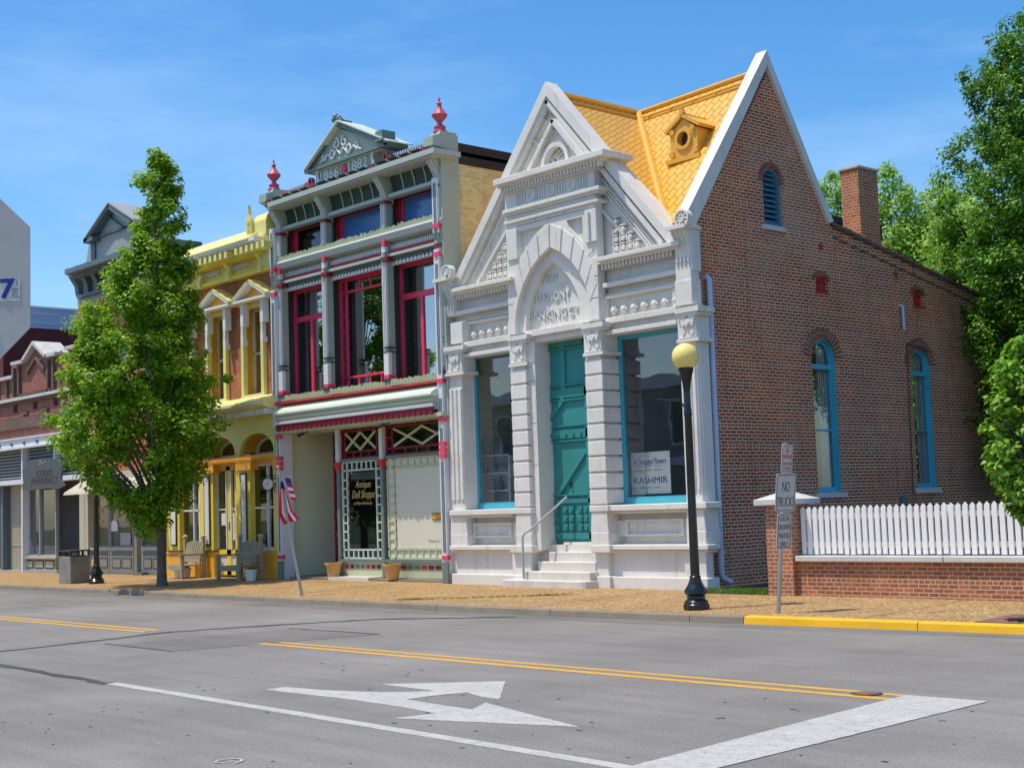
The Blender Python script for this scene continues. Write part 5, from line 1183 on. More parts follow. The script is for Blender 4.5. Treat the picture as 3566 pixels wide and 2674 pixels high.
mb = MB(); mb.F(-39.15, -34.1, 8.22, 8.30, 18.05, 18.6); mb.F(-39.95, -34.0, 9.05, 9.2, 17.5, 18.7); mb.F(-39.7, -34.0, 8.92, 9.05, 17.7, 18.7)
for k in range(9): x = (-39.3+k*.62)*.985; mb.prof([(18.3, 8.22), (18.12, 8.22), (18.08, 8.5), (17.85, 8.85), (17.8, 9.0), (18.3, 9.0)], x-.11, x+.11)
mb.build('cornice', 'grey_blue', G)
mb = MB(); mb.F(-38.3, -35.25, 9.2, 9.85, 18.0, 18.6); mb.plate([(-38.3, 9.8), (-35.3, 9.8), (-36.9, 10.45)], (), 18.0, 18.6); mb.plate([(-38.5, 9.2), (-38.3, 9.2), (-38.3, 9.75)], (), 18.05, 18.5); mb.plate([(-34.95, 9.2), (-35.3, 9.75), (-35.3, 9.2)], (), 18.05, 18.5); mb.build('attic', 'grey_paint', G)
mb = MB(); mb.F(-38.2, -37.95, 9.22, 9.8, 17.95, 18.1); mb.F(-35.62, -35.35, 9.22, 9.8, 17.95, 18.1)
mb.bar(-38.65, 9.86, -37.15, 10.62, .16, 17.75, 18.6); mb.bar(-35.65, 9.86, -37.05, 10.62, .16, 17.75, 18.6); mb.F(-38.7, -38.1, 9.80, 9.92, 17.75, 18.6); mb.F(-35.8, -35.2, 9.80, 9.92, 17.75, 18.6)
mb.bar(-37.95, 9.85, -37.1, 10.32, .05, 17.92, 18.1); mb.bar(-36.2, 9.85, -37.1, 10.32, .05, 17.92, 18.1); mb.F(-37.95, -36.2, 9.82, 9.87, 17.92, 18.1)
mb.build('pediment_edge', 'grey_blue', G)
mb = MB(); mb.bar(-35.55, 9.95, -37.08, 10.72, .04, 17.72, 18.65); mb.bar(-38.6, 9.96, -37.1, 10.72, .04, 17.72, 18.65); mb.build('pediment_top', 'grey_paint', G)
# pharmacy shop fronts below
mb = MB(); mb.F(-39.0, -34.2, 2.75, 3.0, 18.1, 18.4); mb.F(-38.72, -38.5, .1, 2.9, 18.2, 18.5); mb.F(-35.7, -35.55, .1, 2.9, 18.25, 18.5); mb.build('shop_frame', 'tan_paint', G)
for l, r in ((-38.5, -37.18), (-37.14, -35.75), (-35.3, -34.05)):
    mb = MB(); mb.F(l, r, .1, .82, 18.3, 18.45); mb.F(l-.02, r+.02, .82, .88, 18.24, 18.5); w_ = mb.build('stallriser', 'tan_paint', G)
    mb = MB(); mb.F(l+.1, r-.1, .66, .78, 18.285, 18.31); mb.F(l+.12, (l+r)/2-.04, .30, .60, 18.285, 18.31); mb.F((l+r)/2+.04, r-.12, .30, .60, 18.285, 18.31); mb.build('dark_panel', 'grey_blue', w_)
    mb = MB(); mb.F(l+.16, (l+r)/2-.08, .34, .56, 18.275, 18.3); mb.F((l+r)/2+.08, r-.16, .34, .56, 18.275, 18.3); mb.build('light_panel', 'tan_paint', w_)
    mb = MB(); mb.plate([(l, .88), (r, .88), (r, 2.75), (l, 2.75)], [[(l+.05, .92), (r-.04, .92), (r-.04, 2.7), (l+.05, 2.7)]], 18.34, 18.42); w_ = mb.build('shop_window', 'grey_paint', G); MB().F(l, r, .9, 2.75, 18.38, 18.39).build('pane', 'glass', w_)
    if l < -38: text('CORNS', 'gold', w_, 'lettering', my(-37.82, 1.93, 18.38, 18.376), .20, width=.62, ext=.003); text('PHARMACY', 'gold', w_, 'lettering', my(-37.82, 1.60, 18.38, 18.376), .20, width=1.05, ext=.003)
    elif l < -36:
        MB().plate([(-37.05, 1.34), (-36.66, 1.34), (-36.66, 1.55), (-36.72, 1.62), (-36.86, 1.66), (-37.0, 1.62), (-37.05, 1.55)], (), 18.36, 18.37).build('notice', 'white', w_)
        MB().F(-36.5, -35.9, .95, 1.28, 18.36, 18.37).build('notice', 'ink_grey', w_)
    else: MB().F(-35.2, -34.98, 1.18, 1.5, 18.36, 18.37).build('notice', 'white', w_)
mb = MB(); mb.F(-35.6, -35.3, .1, 2.75, 18.75, 18.8); mb.build('door', 'dark_green', G)
mb = MB(); mb.F(-39.0, -34, -.2, 3.0, 19.9, 19.95); mb.F(-35.75, -35.3, .05, .2, 18.1, 18.8); mb.build('interior', 'dark_room', G)
mb = MB(); mb.add([(-38.4, 17.55, 2.48), (-33.6, 17.55, 2.48), (-33.6, 18.2, 2.86), (-38.4, 18.2, 2.86), (-38.4, 17.5, 2.40), (-33.6, 17.5, 2.40), (-38.4, 18.2, 2.80), (-33.6, 18.2, 2.80)], [(0, 1, 2, 3), (4, 5, 1, 0), (4, 6, 7, 5), (0, 3, 6, 4)]); mb.build('awning', 'tan_paint', G)

# ------------------------------------------------------------------ low brick shop at the far left
H = T('brick_shop_building', 'low red brick shop with a small stone capped gable at the left edge', 'building', (-42, 18.3, .15))
mb = MB(); o = [(-48, 4.2), (-39.1, 4.2), (-39.1, 6.78), (-39.5, 6.78), (-39.5, 6.66), (-40.75, 6.66), (-41.45, 6.70), (-42.3, 7.22), (-43.1, 6.72), (-43.9, 6.66), (-43.9, 6.30), (-48, 6.30)]
hv = [[(u, 5.15), (u+.36, 5.15), (u+.36, 5.40), (u, 5.40)] for u in (-46.75, -45.25, -43.76, -42.27, -40.79)]
mb.plate(o, hv, 18.3, 18.55); mb.build('front_wall', 'brick_shop', H)
mb = MB()
for u in (-46.75, -45.25, -43.76, -42.27, -40.79): mb.F(u, u+.36, 5.15, 5.40, 18.42, 18.5)
mb.build('vent', 'grey_blue', H)
mb = MB()
for a, b_ in ((-48, -43.9),): mb.F(a, b_, 6.28, 6.38, 18.15, 18.6)
mb.F(-43.98, -43.1, 6.70, 6.80, 18.1, 18.6); mb.F(-41.5, -40.7, 6.70, 6.80, 18.1, 18.8); mb.F(-40.05, -39.3, 6.78, 6.88, 18.1, 18.6); mb.bar(-43.15, 6.76, -42.3, 7.26, .10, 18.1, 18.75); mb.bar(-41.46, 6.76, -42.32, 7.26, .10, 18.05, 18.95)
mb.F(-48, -39.2, 5.54, 5.63, 18.15, 18.4); mb.build('stone_coping', 'stone_cap', H)
mb = MB(); mb.F(-48, -39.1, 4.62, 4.98, 18.22, 18.4); mb.F(-48, -39.1, 5.42, 5.54, 18.24, 18.4); mb.F(-43.5, -41.0, 5.66, 5.72, 18.2, 18.4); mb.bar(-42.8, 6.35, -42.15, 6.78, .10, 18.2, 18.4); mb.bar(-41.5, 6.35, -42.15, 6.78, .10, 18.2, 18.4)
for u in (-43.85, -43.45, -41.3, -40.9): mb.F(u, u+.1, 5.66, 6.60, 18.2, 18.4)
for u in (-44.4, -45.1, -40.4): mb.F(u, u+.12, 5.7, 6.25, 18.22, 18.4)
for u in (-43.2, -41.7, -40.2): mb.F(u, u+.45, 5.05, 5.12, 18.22, 18.4)
mb.build('corbelling', 'brick_dark', H)
mb = MB(); mb.F(-48, -39.1, 4.05, 4.30, 18.1, 18.5); mb.F(-48, -39.1, 4.0, 4.05, 18.02, 18.5); mb.F(-48, -39.1, 4.30, 4.34, 18.05, 18.5); mb.build('lintel', 'white_trim', H)
mb = MB()
for k in range(8): mb.disc(-45.9+k*.96, 4.16, .05, 18.04, 18.12, 10)
mb.build('lintel_boss', 'grey_blue', H)
mb = MB(); mb.F(-48, -39.0, 2.88, 3.03, 18.1, 18.5); mb.F(-43.16, -43.06, .1, 4.0, 18.15, 18.4); mb.F(-40.8, -40.72, 2.9, 4.0, 18.15, 18.4); mb.build('shop_frame', 'white_trim', H)
mb = MB()
for k in range(9): v = 3.08+k*.10; mb.F(-48, -39.1, v, v+.03, 18.3, 18.33)
w_ = mb.build('louvre_transom', 'grey_paint', H); MB().F(-48, -39.1, 3.0, 4.0, 18.4, 18.42).build('backing', 'sign_grey', w_)
mb = MB(); mb.F(-44.58, -43.14, -.2, 2.9, 18.55, 18.6)
for k in range(9): mb.F(-44.5+k*.15, -44.49+k*.15, .2, 2.8, 18.53, 18.56)
for v in (.95, 2.32): mb.F(-44.55, -43.16, v, v+.02, 18.53, 18.56)
mb.build('board_door', 'tan_paint', H); MB().F(-44.78, -44.58, -.2, 2.9, 18.3, 18.6).build('post', 'grey_blue', H)
mb = MB(); mb.F(-43.04, -40.7, .1, .56, 18.3, 18.5); mb.F(-43.14, -40.66, .56, .63, 18.2, 18.5); w_ = mb.build('stallriser', 'tan_paint', H)
mb = MB(); 
for k in range(3): mb.F(-42.95+k*.75, -42.3+k*.75, .26, .52, 18.285, 18.31)
mb.build('dark_panel', 'bark_dark', w_); mb = MB()
for k in range(3): mb.F(-42.9+k*.75, -42.35+k*.75, .30, .48, 18.275, 18.3)
mb.build('light_panel', 'pale_yellow2', w_) if 'pale_yellow2' in M else (paint('pale_yellow2', (.5, .46, .28), .6), mb.build('light_panel', 'pale_yellow2', w_))
mb = MB(); mb.F(-43.06, -40.6, .05, .2, 18.1, 18.4); mb.F(-48, -43.1, .05, .18, 18.2, 18.7); mb.build('threshold', 'grey_paint', H)
mb = MB()
for u in (-43.02, -41.84, -40.70): mb.F(u, u+.06, .63, 2.9, 18.3, 18.4)
mb.F(-43.02, -40.7, .63, .68, 18.3, 18.4)
w_ = mb.build('shop_window', 'grey_paint', H); MB().F(-43, -40.66, .64, 2.9, 18.36, 18.37).build('pane', 'glass', w_)
MB().plate([(-42.7, .7), (-42.25, .7), (-42.4, 1.12), (-42.6, 1.1)], (), 18.5, 18.52).build('blue_display', 'blue_sheet', w_)
mb = MB(); mb.F(-48, -39.0, -.2, 4.2, 19.9, 19.95); mb.F(-39.05, -38.9, .1, 2.9, 18.5, 19.9); mb.build('interior', 'dark_room', H)
mb = MB(); mb.F(-39.06, -38.70, .1, 2.75, 18.2, 18.45); mb.build('plaster_pier', 'tan_paint', H)
mb = MB(); mb.box(-47.3, -38.4, 18.55, 33, 5.6, 5.8); mb.build('roof_slab', 'asphalt_roof', H)
# hanging pharmacy sign
t = T('hanging_sign', 'dark scalloped pharmacy board hanging in front of the brick shop window', 'sign', (-41.4, 18.05, 2.7))
mb = MB(); mb.plate([(-43.08, 2.70), (-43.0, 2.86), (-43.08, 3.3), (-42.9, 3.40), (-42.6, 3.56), (-41.9, 3.60), (-41.3, 3.58), (-40.7, 3.56), (-40.4, 3.44), (-40.2, 3.38), (-40.3, 2.95), (-40.05, 2.72), (-40.4, 2.64), (-41.5, 2.68), (-42.5, 2.66)], (), 18.06, 18.11); mb.build('board', 'sign_grey', t)
text('CORNS', 'bark_dark', t, 'lettering', my(-41.45, 3.16, 18.06, 18.055), .2, width=1.1, ext=.004); text('PHARMACY', 'bark_dark', t, 'lettering', my(-41.45, 2.93, 18.06, 18.055), .2, width=1.85, ext=.004)
mb = MB(); mb.bar(-41.9, 3.42, -41.3, 3.50, .02, 18.05, 18.06); mb.disc(-41.75, 3.52, .04, 18.05, 18.06, 8); mb.build('emblem', 'ink_grey', t)
# taller building behind it: painted side wall and pale parapet band
t = T('painted_wall_building', 'taller building behind the low shop with dark red side wall and pale blue parapet', 'building', (-46, 26, 0))
mb = MB(); mb.box(-54, -46.0, 18.9, 38, 0, 8.25); mb.build('wall', 'back_red', t)
mb = MB(); mb.box(-54, -45.97, 18.88, 38, 8.25, 8.93); mb.build('parapet', 'back_blue', t)
mb = MB(); mb.box(-54, -45.93, 18.8, 38, 8.93, 9.0); mb.box(-45.99, -45.94, 19, 20.9, 8.40, 8.43); mb.box(-45.99, -45.94, 19, 20.9, 8.72, 8.75); mb.box(-45.99, -45.94, 20.88, 20.91, 8.40, 8.75); mb.build('parapet_trim', 'white_trim', t)

# ------------------------------------------------------------------ garden wall, picket fence
t = T('garden_wall', 'low orange brick garden wall with a stone coping and a square capped pier', 'wall', (-9, 17.7, .15))
mb = MB(); mb.box(-13.02, 4, 17.55, 17.78, .05, .66); mb.build('brickwork', 'brick_lit', t)
mb = MB()
for k in range(7): x = -13.0+k*2.5; mb.box(x, x+2.485, 17.47, 17.86, .66, .745)
mb.build('coping', 'stone_cap', t, bevel=.01)
mb = MB(); mb.box(-13.5, -13.02, 17.45, 17.93, .05, 1.52); p_ = mb.build('pier', 'brick_lit', t)
mb = MB(); mb.box(-13.62, -12.90, 17.33, 18.05, 1.52, 1.60); mb.add([(-13.62, 17.33, 1.60), (-12.90, 17.33, 1.60), (-12.90, 18.05, 1.60), (-13.62, 18.05, 1.60), (-13.26, 17.69, 1.74)], [(0, 1, 4), (1, 2, 4), (2, 3, 4), (3, 0, 4)]); mb.build('pier_cap', 'stone_cap', p_)
t = T('picket_fence', 'white painted picket fence standing on the low brick garden wall', 'fence', (-9, 17.62, .745))
mb = MB(); mb.box(-12.95, 4, 17.66, 17.70, .86, .94); mb.box(-12.95, 4, 17.66, 17.70, 1.28, 1.36); mb.build('rail', 'fence_white', t)
for px in (-10.55, -8.2, -5.7): mb = MB(); mb.box(px, px+.09, 17.70, 17.80, .745, 1.45); mb.build('post', 'fence_white', t)
mb = MB(); x = -12.97; w = .074
mb.plate([(x, .765), (x+w, .765), (x+w, 1.43), (x+w/2, 1.475), (x, 1.43)], (), 17.63, 17.66, 'y', True); pk = mb.build('picket', 'fence_white', t)
for k in range(1, 62):
    c = pk.copy(); COL.objects.link(c); c.parent = t; c.location = (k*.1085, 0, random.uniform(-.006, .006)); c.rotation_euler = (0, random.uniform(-.008, .008), 0); WL[c] = WL[t]
    c.rotation_euler = (0, 0, 0)
# grass between bank and pier, ground behind the wall
mb = MB(); mb.box(-15.3, 6, 17.8, 60, .0, .153); mb.box(-15.2, -13.5, 17.45, 17.8, .0, .156); mb.build('garden_soil', 'soil', kind='structure')
def blades(n, xf, h0, h1, w=.006):
    V_, F_ = [], []
    for i in range(n):
        x, y, z = xf(); h = random.uniform(h0, h1); a_ = random.uniform(0, 6.28); dx, dy = math.cos(a_)*w, math.sin(a_)*w; lx, ly = random.gauss(0, .4)*h, random.gauss(0, .4)*h; k = len(V_)
        V_ += [(x-dx, y-dy, z), (x+dx, y+dy, z), (x+lx, y+ly, z+h)]; F_.append((k, k+1, k+2))
    m_ = MB(); m_.v = V_; m_.f = F_; return m_
def gp():
    if random.random() < .5: return (random.uniform(-15.1, -13.55), random.uniform(17.45, 17.8), .155)
    return (random.uniform(-14.4, -13.6), min(18.4, random.gauss(17.7, .12)), .155)
o = blades(2600, gp, .03, .10).build('grass', 'leaf_grass', kind='stuff')
def wp():
    c = random.choice(((-18.6, 15.3, .9), (-17.9, 15.9, .7), (-19.2, 15.0, .35), (-17.2, 16.35, .5))); q = random.gauss(0, .4)
    x = c[0]+q*c[2]; y = c[1]+q*c[2]*.75+random.gauss(0, .02); return (x, y, sw_z(x, y))
blades(700, wp, .015, .05, .006).build('pavement_weeds', 'leaf_grass', kind='stuff')

# ------------------------------------------------------------------ lamp posts
def lamp(x, y, z, label):
    t = T('street_lamp', label, 'street lamp', (x, y, z), 'globe lamps along the pavement')
    mb = MB(); mb.lathe([(.185, 0), (.185, .06), (.17, .075), (.17, .10), (.15, .12), (.125, .14), (.13, .165), (.125, .18), (.165, .22), (.16, .26), (.125, .31), (.10, .36), (.078, .42), (.085, .44), (.07, .46)], (x, y, z), 24, .07); mb.build('base', 'lamp_iron', t, smooth=True)
    mb = MB(); mb.lathe([(.066, .44), (.058, 1.5), (.052, 2.7), (.058, 2.72), (.058, 2.78), (.05, 2.8), (.05, 3.05), (.062, 3.18), (.085, 3.28), (.108, 3.36), (.108, 3.39)], (x, y, z), 16); mb.build('pole', 'lamp_iron', t, smooth=True)
    mb = MB(); mb.ball((x, y, z+3.545), .193, 24); mb.build('globe', 'globe', t, smooth=True)
    mb = MB(); mb.lathe([(.108, 3.38), (.1, 3.40), (.06, 3.42)], (x, y, z), 16); mb.build('collar', 'lamp_iron', t)
    mb = MB(); mb.tube([(x-.03, y, z+2.77), (x-.07, y-.02, z+2.87), (x-.12, y-.04, z+2.92), (x-.40, y-.17, z+2.96)], .012, 6); mb.build('banner_arm', 'lamp_iron', t, smooth=True)
    return t
L1 = lamp(-13.03, 15.2, .118, 'black iron lamp post with a yellow globe in front of the corner bank')
L2 = copy_tree(L1); L2.location = (-32.5, 15.66, .122); L2['label'] = 'black iron lamp post standing behind the street tree beside the litter bin'

# ------------------------------------------------------------------ traffic signs
SX, SY = -11.62, 15.2
t = T('sign_post', 'leaning grey steel post carrying three white traffic plates at the kerb', 'sign post', (SX, SY, .115))
lean = Vector((.112, .0, 1)).normalized(); b0 = Vector((SX, SY, .10))
mb = MB(); mb.tube([b0, b0+lean*2.26], .028, 8); mb.build('post', 'galv', t, smooth=True)
def rplate(w, h, r):
    o = []
    for cx_, cy_, a0 in ((w/2-r, -h/2+r, -1.57), (w/2-r, h/2-r, 0), (-w/2+r, h/2-r, 1.57), (-w/2+r, -h/2+r, 3.14)):
        for k in range(4): a_ = a0+k*.5236; o.append((cx_+r*math.cos(a_), cy_+r*math.sin(a_)))
    return o
def splate(zc, w, h, lines, mat, lab):
    c = b0+lean*((zc-.1)/lean.z)+Vector((.04, 0, 0)); n = Vector((1, 0, -.112)).normalized(); yd = Vector((0, 1, 0)); zd = lean
    s_ = T('traffic_sign', lab, 'traffic sign', c, 'plates on the leaning post')
    def pl(w, h, r, d0, d1, mt, nm, hole=None):
        o = rplate(w, h, r); vs = [c+yd*u+zd*v+n*d1 for u, v in o]+[c+yd*u+zd*v+n*d0 for u, v in o]; k = len(o); m_ = MB()
        if hole:
            i_ = rplate(w-2*hole, h-2*hole, max(.01, r-hole)); vs = [c+yd*u+zd*v+n*d1 for u, v in o]+[c+yd*u+zd*v+n*d1 for u, v in i_]; m_.add(vs, [(i, (i+1) % k, (i+1) % k+k, i+k) for i in range(k)])
        else: m_.add(vs, [tuple(range(k)), tuple(range(2*k-1, k-1, -1))]+[(i, (i+1) % k, (i+1) % k+k, i+k) for i in range(k)])
        return m_.build(nm, mt, s_)
    pl(w, h, .03, -.004, .002, 'sign_alu', 'plate'); pl(w-.035, h-.035, .02, 0, .0045, mat, 'border', .008)
    for tx, v, th, tw in lines: text(tx, mat, s_, 'lettering', c+zd*v+n*.002, th, xd=yd, zd=zd, width=tw, ext=.003, off=-.012)
    m_ = MB(); [m_.ball(c+zd*v+n*.003, .009, 6) for v in (h/2-.045, -h/2+.045)]; m_.build('bolt', 'galv', s_)
splate(1.685, .43, .51, (('NO', .08, .135, .16), ('TRUCKS', -.12, .125, .37)), 'ink', 'largest plate of the leaning post, lettered NO TRUCKS')
splate(2.13, .24, .375, (('NO', .105, .055, .07), ('PARKING', .03, .05, .19), ('THIS SIDE', -.065, .036, .18), ('OF SIGN', -.125, .036, .13)), 'ink_red', 'small top plate of the leaning post with red no parking lettering')
splate(1.18, .31, .475, (('LOCAL', .165, .062, .20), ('DELIVERY', .055, .062, .27), ('TRUCKS', -.06, .062, .23), ('ONLY', -.17, .062, .16)), 'ink', 'bottom plate of the leaning post lettered local delivery trucks only')
# stop sign seen from behind, near left
t = T('stop_sign', 'grey back of a big octagonal stop sign cut by the left edge', 'stop sign', (-4.39, 1.487, 0))
rh = Vector((.67, .742, 0)).normalized(); nb = Vector((.742, -.67, 0)); c = Vector((-4.375, 1.50, 2.352)); sg = rh*-.0+Vector((0, 0, 1))
tilt = -.0
def oct_(rad, d0, d1, nm, mat):
    o = [(rad*math.cos(.3927+k*.7854), rad*math.sin(.3927+k*.7854)) for k in range(8)]
    vs = [c+rh*u+sg*v+nb*d0 for u, v in o]+[c+rh*u+sg*v+nb*d1 for u, v in o]; m_ = MB(); m_.add(vs, [tuple(range(8)), tuple(range(15, 7, -1))]+[(i, (i+1) % 8, (i+1) % 8+8, i+8) for i in range(8)]); return m_.build(nm, mat, t)
paint('sign_back', (.50, .475, .44), .55, .08, 3, 14, .1, dirt=(.56, .53, .50), metal=.1)
oct_(.406, -.002, .003, 'plate', 'sign_back'); oct_(.404, -.0045, -.0025, 'face', 'red')
mb = MB(); mb.tube([c+nb*.03+Vector((0, 0, -2.352)), c+nb*.03+Vector((0, 0, .5))], .03, 8); mb.build('post', 'galv', t)
lc = c+rh*.272+sg*-.036
def onb(u0, u1, v0, v1, d, mat, nm):
    m_ = MB(); m_.add([lc+rh*u0+sg*v0+nb*d, lc+rh*u1+sg*v0+nb*d, lc+rh*u1+sg*v1+nb*d, lc+rh*u0+sg*v1+nb*d], [(0, 1, 2, 3)]); return m_.build(nm, mat, t)
paint('sign_sticker', (.60, .58, .55), .35, .04); onb(-.085, .074, -.037, .037, .0045, 'sign_sticker', 'sticker')
text('7', 'ink_blue', t, 'lettering', lc+rh*.036+sg*.002+nb*.005, .062, xd=rh, zd=(0, 0, 1), width=.046, ext=.0012, off=.03)
m_ = MB(); rr = random.Random(5)
for k in range(9):
    v = .026-k*.0066; u = .062 if k < 3 else .050
    if k == 3: continue
    while u < .068: q = rr.uniform(.003, .006); m_.add([lc+rh*u+sg*v+nb*.0055, lc+rh*(u+q)+sg*v+nb*.0055, lc+rh*(u+q)+sg*(v+.0026)+nb*.0055, lc+rh*u+sg*(v+.0026)+nb*.0055], [(0, 1, 2, 3)]); u += q+.002
m_.build('small_print', 'ink', t)

# ------------------------------------------------------------------ litter bin
t = T('litter_bin', 'square stone litter bin with a flat dark hood on the pavement', 'litter bin', (-33.6, 15.55, .12))
mb = MB(); mb.box(-33.95, -33.28, 15.35, 15.86, .1, .78); mb.build('body', 'bin_stone', t, bevel=.015)
mb = MB(); mb.box(-33.97, -33.26, 15.33, 15.88, .90, .935); 
for x in (-33.95, -33.64, -33.31): mb.box(x, x+.035, 15.35, 15.40, .78, .90); mb.box(x, x+.035, 15.81, 15.86, .78, .90)
mb.box(-33.31, -33.275, 15.56, 15.60, .78, .9); mb.box(-33.9, -33.33, 15.42, 15.80, .70, .80); mb.build('hood', 'tar', t)
MB().box(-33.5, -33.42, 15.50, 15.62, .79, .86).build('notice', 'cloth_white', t)
# ------------------------------------------------------------------ flag on its leaning pole
t = T('flag', 'striped flag furled on a slim leaning grey pole at the kerb', 'flag', (-22.33, 14.84, .11))
p0 = Vector((-22.33, 14.84, .10)); p1 = Vector((-22.54, 14.50, 2.52)); mb = MB(); mb.tube([p0, p1], [.032, .02], 8); mb.ball(p1, .03, 8); mb.build('pole', 'galv', t)
sd_ = Vector((.55, .835, 0)); nd = Vector((.835, -.55, 0))
def cloth(grid, stripes, name, canton=None):
    nu, nv = len(grid), len(grid[0]); parts = {'flag_red': MB(), 'flag_white': MB(), 'flag_blue': MB()}
    for i in range(nu-1):
        for j in range(nv-1):
            mat = 'flag_blue' if canton and canton(i/(nu-1), j/(nv-1)) else ('flag_red' if int(j*stripes/(nv-1)) % 2 == 0 else 'flag_white')
            parts[mat].add([grid[i][j], grid[i+1][j], grid[i+1][j+1], grid[i][j+1]], [(0, 1, 2, 3)])
    for k, v_ in parts.items():
        if v_.f: v_.build(name, k, t)
ax = (p1-p0)
def gpt(s_, z, d): return Vector((p0.x, p0.y, 0))+sd_*s_+nd*d+Vector((0, 0, z))
g1 = []
for i in range(13):
    u = i/12; row = []
    for j in range(13):
        v = j/12
        if u < .72: q = u/.72; s_ = -.36-.05*q+(v*(.05+.24*q)); z = 2.26-.62*q-.02*v
        else: q = (u-.72)/.28; s_ = -.41+.10*q+v*.29; z = 1.64-.20*q+.03*v+.06*v*q
        row.append(gpt(s_, z, .05+.05*math.sin(v*6.5+u*3)))
    g1.append(row)
cloth(g1, 5, 'cloth', lambda u, v: u < .10)
g2 = []
for i in range(9):
    u = i/8; row = []
    for j in range(15): v = j/14; row.append(gpt(-.28+.11*v+.035*u*1.6+.05*u, 2.32-.42*v-.02*u, .02+.05*math.sin(u*5)))
    g2.append(row)
cloth(g2, 7, 'cloth', lambda u, v: v < .28)
# ------------------------------------------------------------------ round clock on a scroll bracket
t = T('bracket_clock', 'round white clock face on a black scroll bracket between the yellow and green shops', 'clock', (-28.0, 17.75, 2.2))
mb = MB(); mb.disc(17.72, 2.35, .155, -27.99, -28.07, 24, None, 'x', True); mb.build('case', 'black', t)
mb = MB(); mb.disc(17.72, 2.35, .135, -27.985, -28.0, 24, None, 'x', True); mb.build('dial', 'white', t)
mb = MB(); mb.bar(17.72, 2.35, 17.66, 2.34, .014, -27.98, -27.985, 'x', True); mb.bar(17.72, 2.35, 17.73, 2.44, .010, -27.98, -27.985, 'x', True)
for k in range(12): a_ = k*.5236; mb.bar(17.72+.11*math.cos(a_), 2.35+.11*math.sin(a_), 17.72+.125*math.cos(a_), 2.35+.125*math.sin(a_), .010, -27.98, -27.985, 'x', True)
mb.build('hands', 'ink', t)
mb = MB(); mb.tube([(-28.03, 17.72, 2.50), (-28.03, 17.72, 2.55), (-28.03, 18.02, 2.55)], .012, 6); mb.tube([(-28.03, 17.72, 2.2), (-28.03, 17.72, 2.14)], [.02, .003], 6)
mb.tube([(-28.03, 17.93+.06*math.cos(k*.5), 2.42+.075*math.sin(k*.5)) for k in range(13)], .014, 6); mb.tube([(-28.03, 17.95+.04*math.cos(k*.5), 2.25+.06*math.sin(k*.5)) for k in range(11)], .014, 6); mb.tube([(-28.03, 18.02, 2.15), (-28.03, 18.02, 2.58)], .016, 6)
mb.build('scroll_bracket', 'black', t)
# ------------------------------------------------------------------ slatted benches
def bench(label):
    t = T('slatted_bench', label, 'bench', (0, 0, 0), 'wooden benches outside the yellow shop')
    mb = MB()
    for k in range(5): mb.box(-.46, .46, -.30+k*.11, -.21+k*.11, .30, .335)
    mb.build('seat', 'weathered_wood', t)
    for x in (-.48, .42):
        for y, h in ((-.34, .56), (.26, 1.0)): mb = MB(); mb.box(x, x+.07, y, y+.075, 0, h); mb.build('leg', 'weathered_wood', t)
        mb = MB(); mb.box(x-.02, x+.09, -.37, .30, .56, .60); mb.build('armrest', 'weathered_wood', t)
        mb = MB(); mb.box(x-.012, x+.082, .245, .35, 1.0, 1.03); mb.add([(x-.012, .245, 1.03), (x+.082, .245, 1.03), (x+.082, .35, 1.03), (x-.012, .35, 1.03), (x+.035, .30, 1.07)], [(0, 1, 4), (1, 2, 4), (2, 3, 4), (3, 0, 4)]); mb.build('post_cap', 'pale_yellow2', t)
    mb = MB()
    for k in range(9): x = -.37+k*.088; h = .86+.06*math.sin(k/8*math.pi); mb.add([(x, .20, .38), (x+.055, .20, .38), (x+.055, .30, h), (x, .30, h), (x, .22, .38), (x+.055, .22, .38), (x+.055, .32, h), (x, .32, h)], [(0, 1, 2, 3), (4, 7, 6, 5), (0, 3, 7, 4), (1, 5, 6, 2), (3, 2, 6, 7)])
    mb.box(-.42, .42, .21, .25, .40, .46); mb.build('backrest', 'weathered_wood', t)
    mb = MB(); mb.box(-.46, .46, -.32, -.28, .22, .32); mb.build('apron', 'weathered_wood', t)
    return t
b1 = bench('sunlit wooden slatted bench beside the street tree trunk, in front of yellow pillars'); b1.location = (-31.75, 17.62, .15)
b2 = copy_tree(b1); b2.location = (-28.95, 17.52, .15); b2['label'] = 'shaded wooden slatted bench under the round clock'
def planter(label, x, y, s=1):
    t = T('white_planter', label, 'planter', (x, y, .15), 'small white planters by the benches')
    mb = MB(); mb.lathe([(.085, 0), (.115, .2), (.125, .2), (.125, .23), (.11, .23)], (x, y, .15), 14); mb.build('pot', 'white', t, smooth=True)
    MB().disc(x, y, .11, .37, .36, 12, None, 'z', True).build('earth', 'soil', t)
    blades(40, lambda: (x+random.gauss(0, .04), y+random.gauss(0, .04), .37), .04, .12, .012).build('plant', 'leaf_grass', t); return t
q = planter('white planter left of the sunlit bench, next to the tree trunk', -32.45, 17.8); q2 = copy_tree(q); q2.location = (-32.12, 17.9, .15); q2['label'] = 'white planter just under the seat of the sunlit bench'
q3 = copy_tree(q); q3.location = (-28.18, 17.35, .15); q3.scale = (1.25, 1.25, 1.1); q3['label'] = 'wider white planter at the right end of the shaded bench'
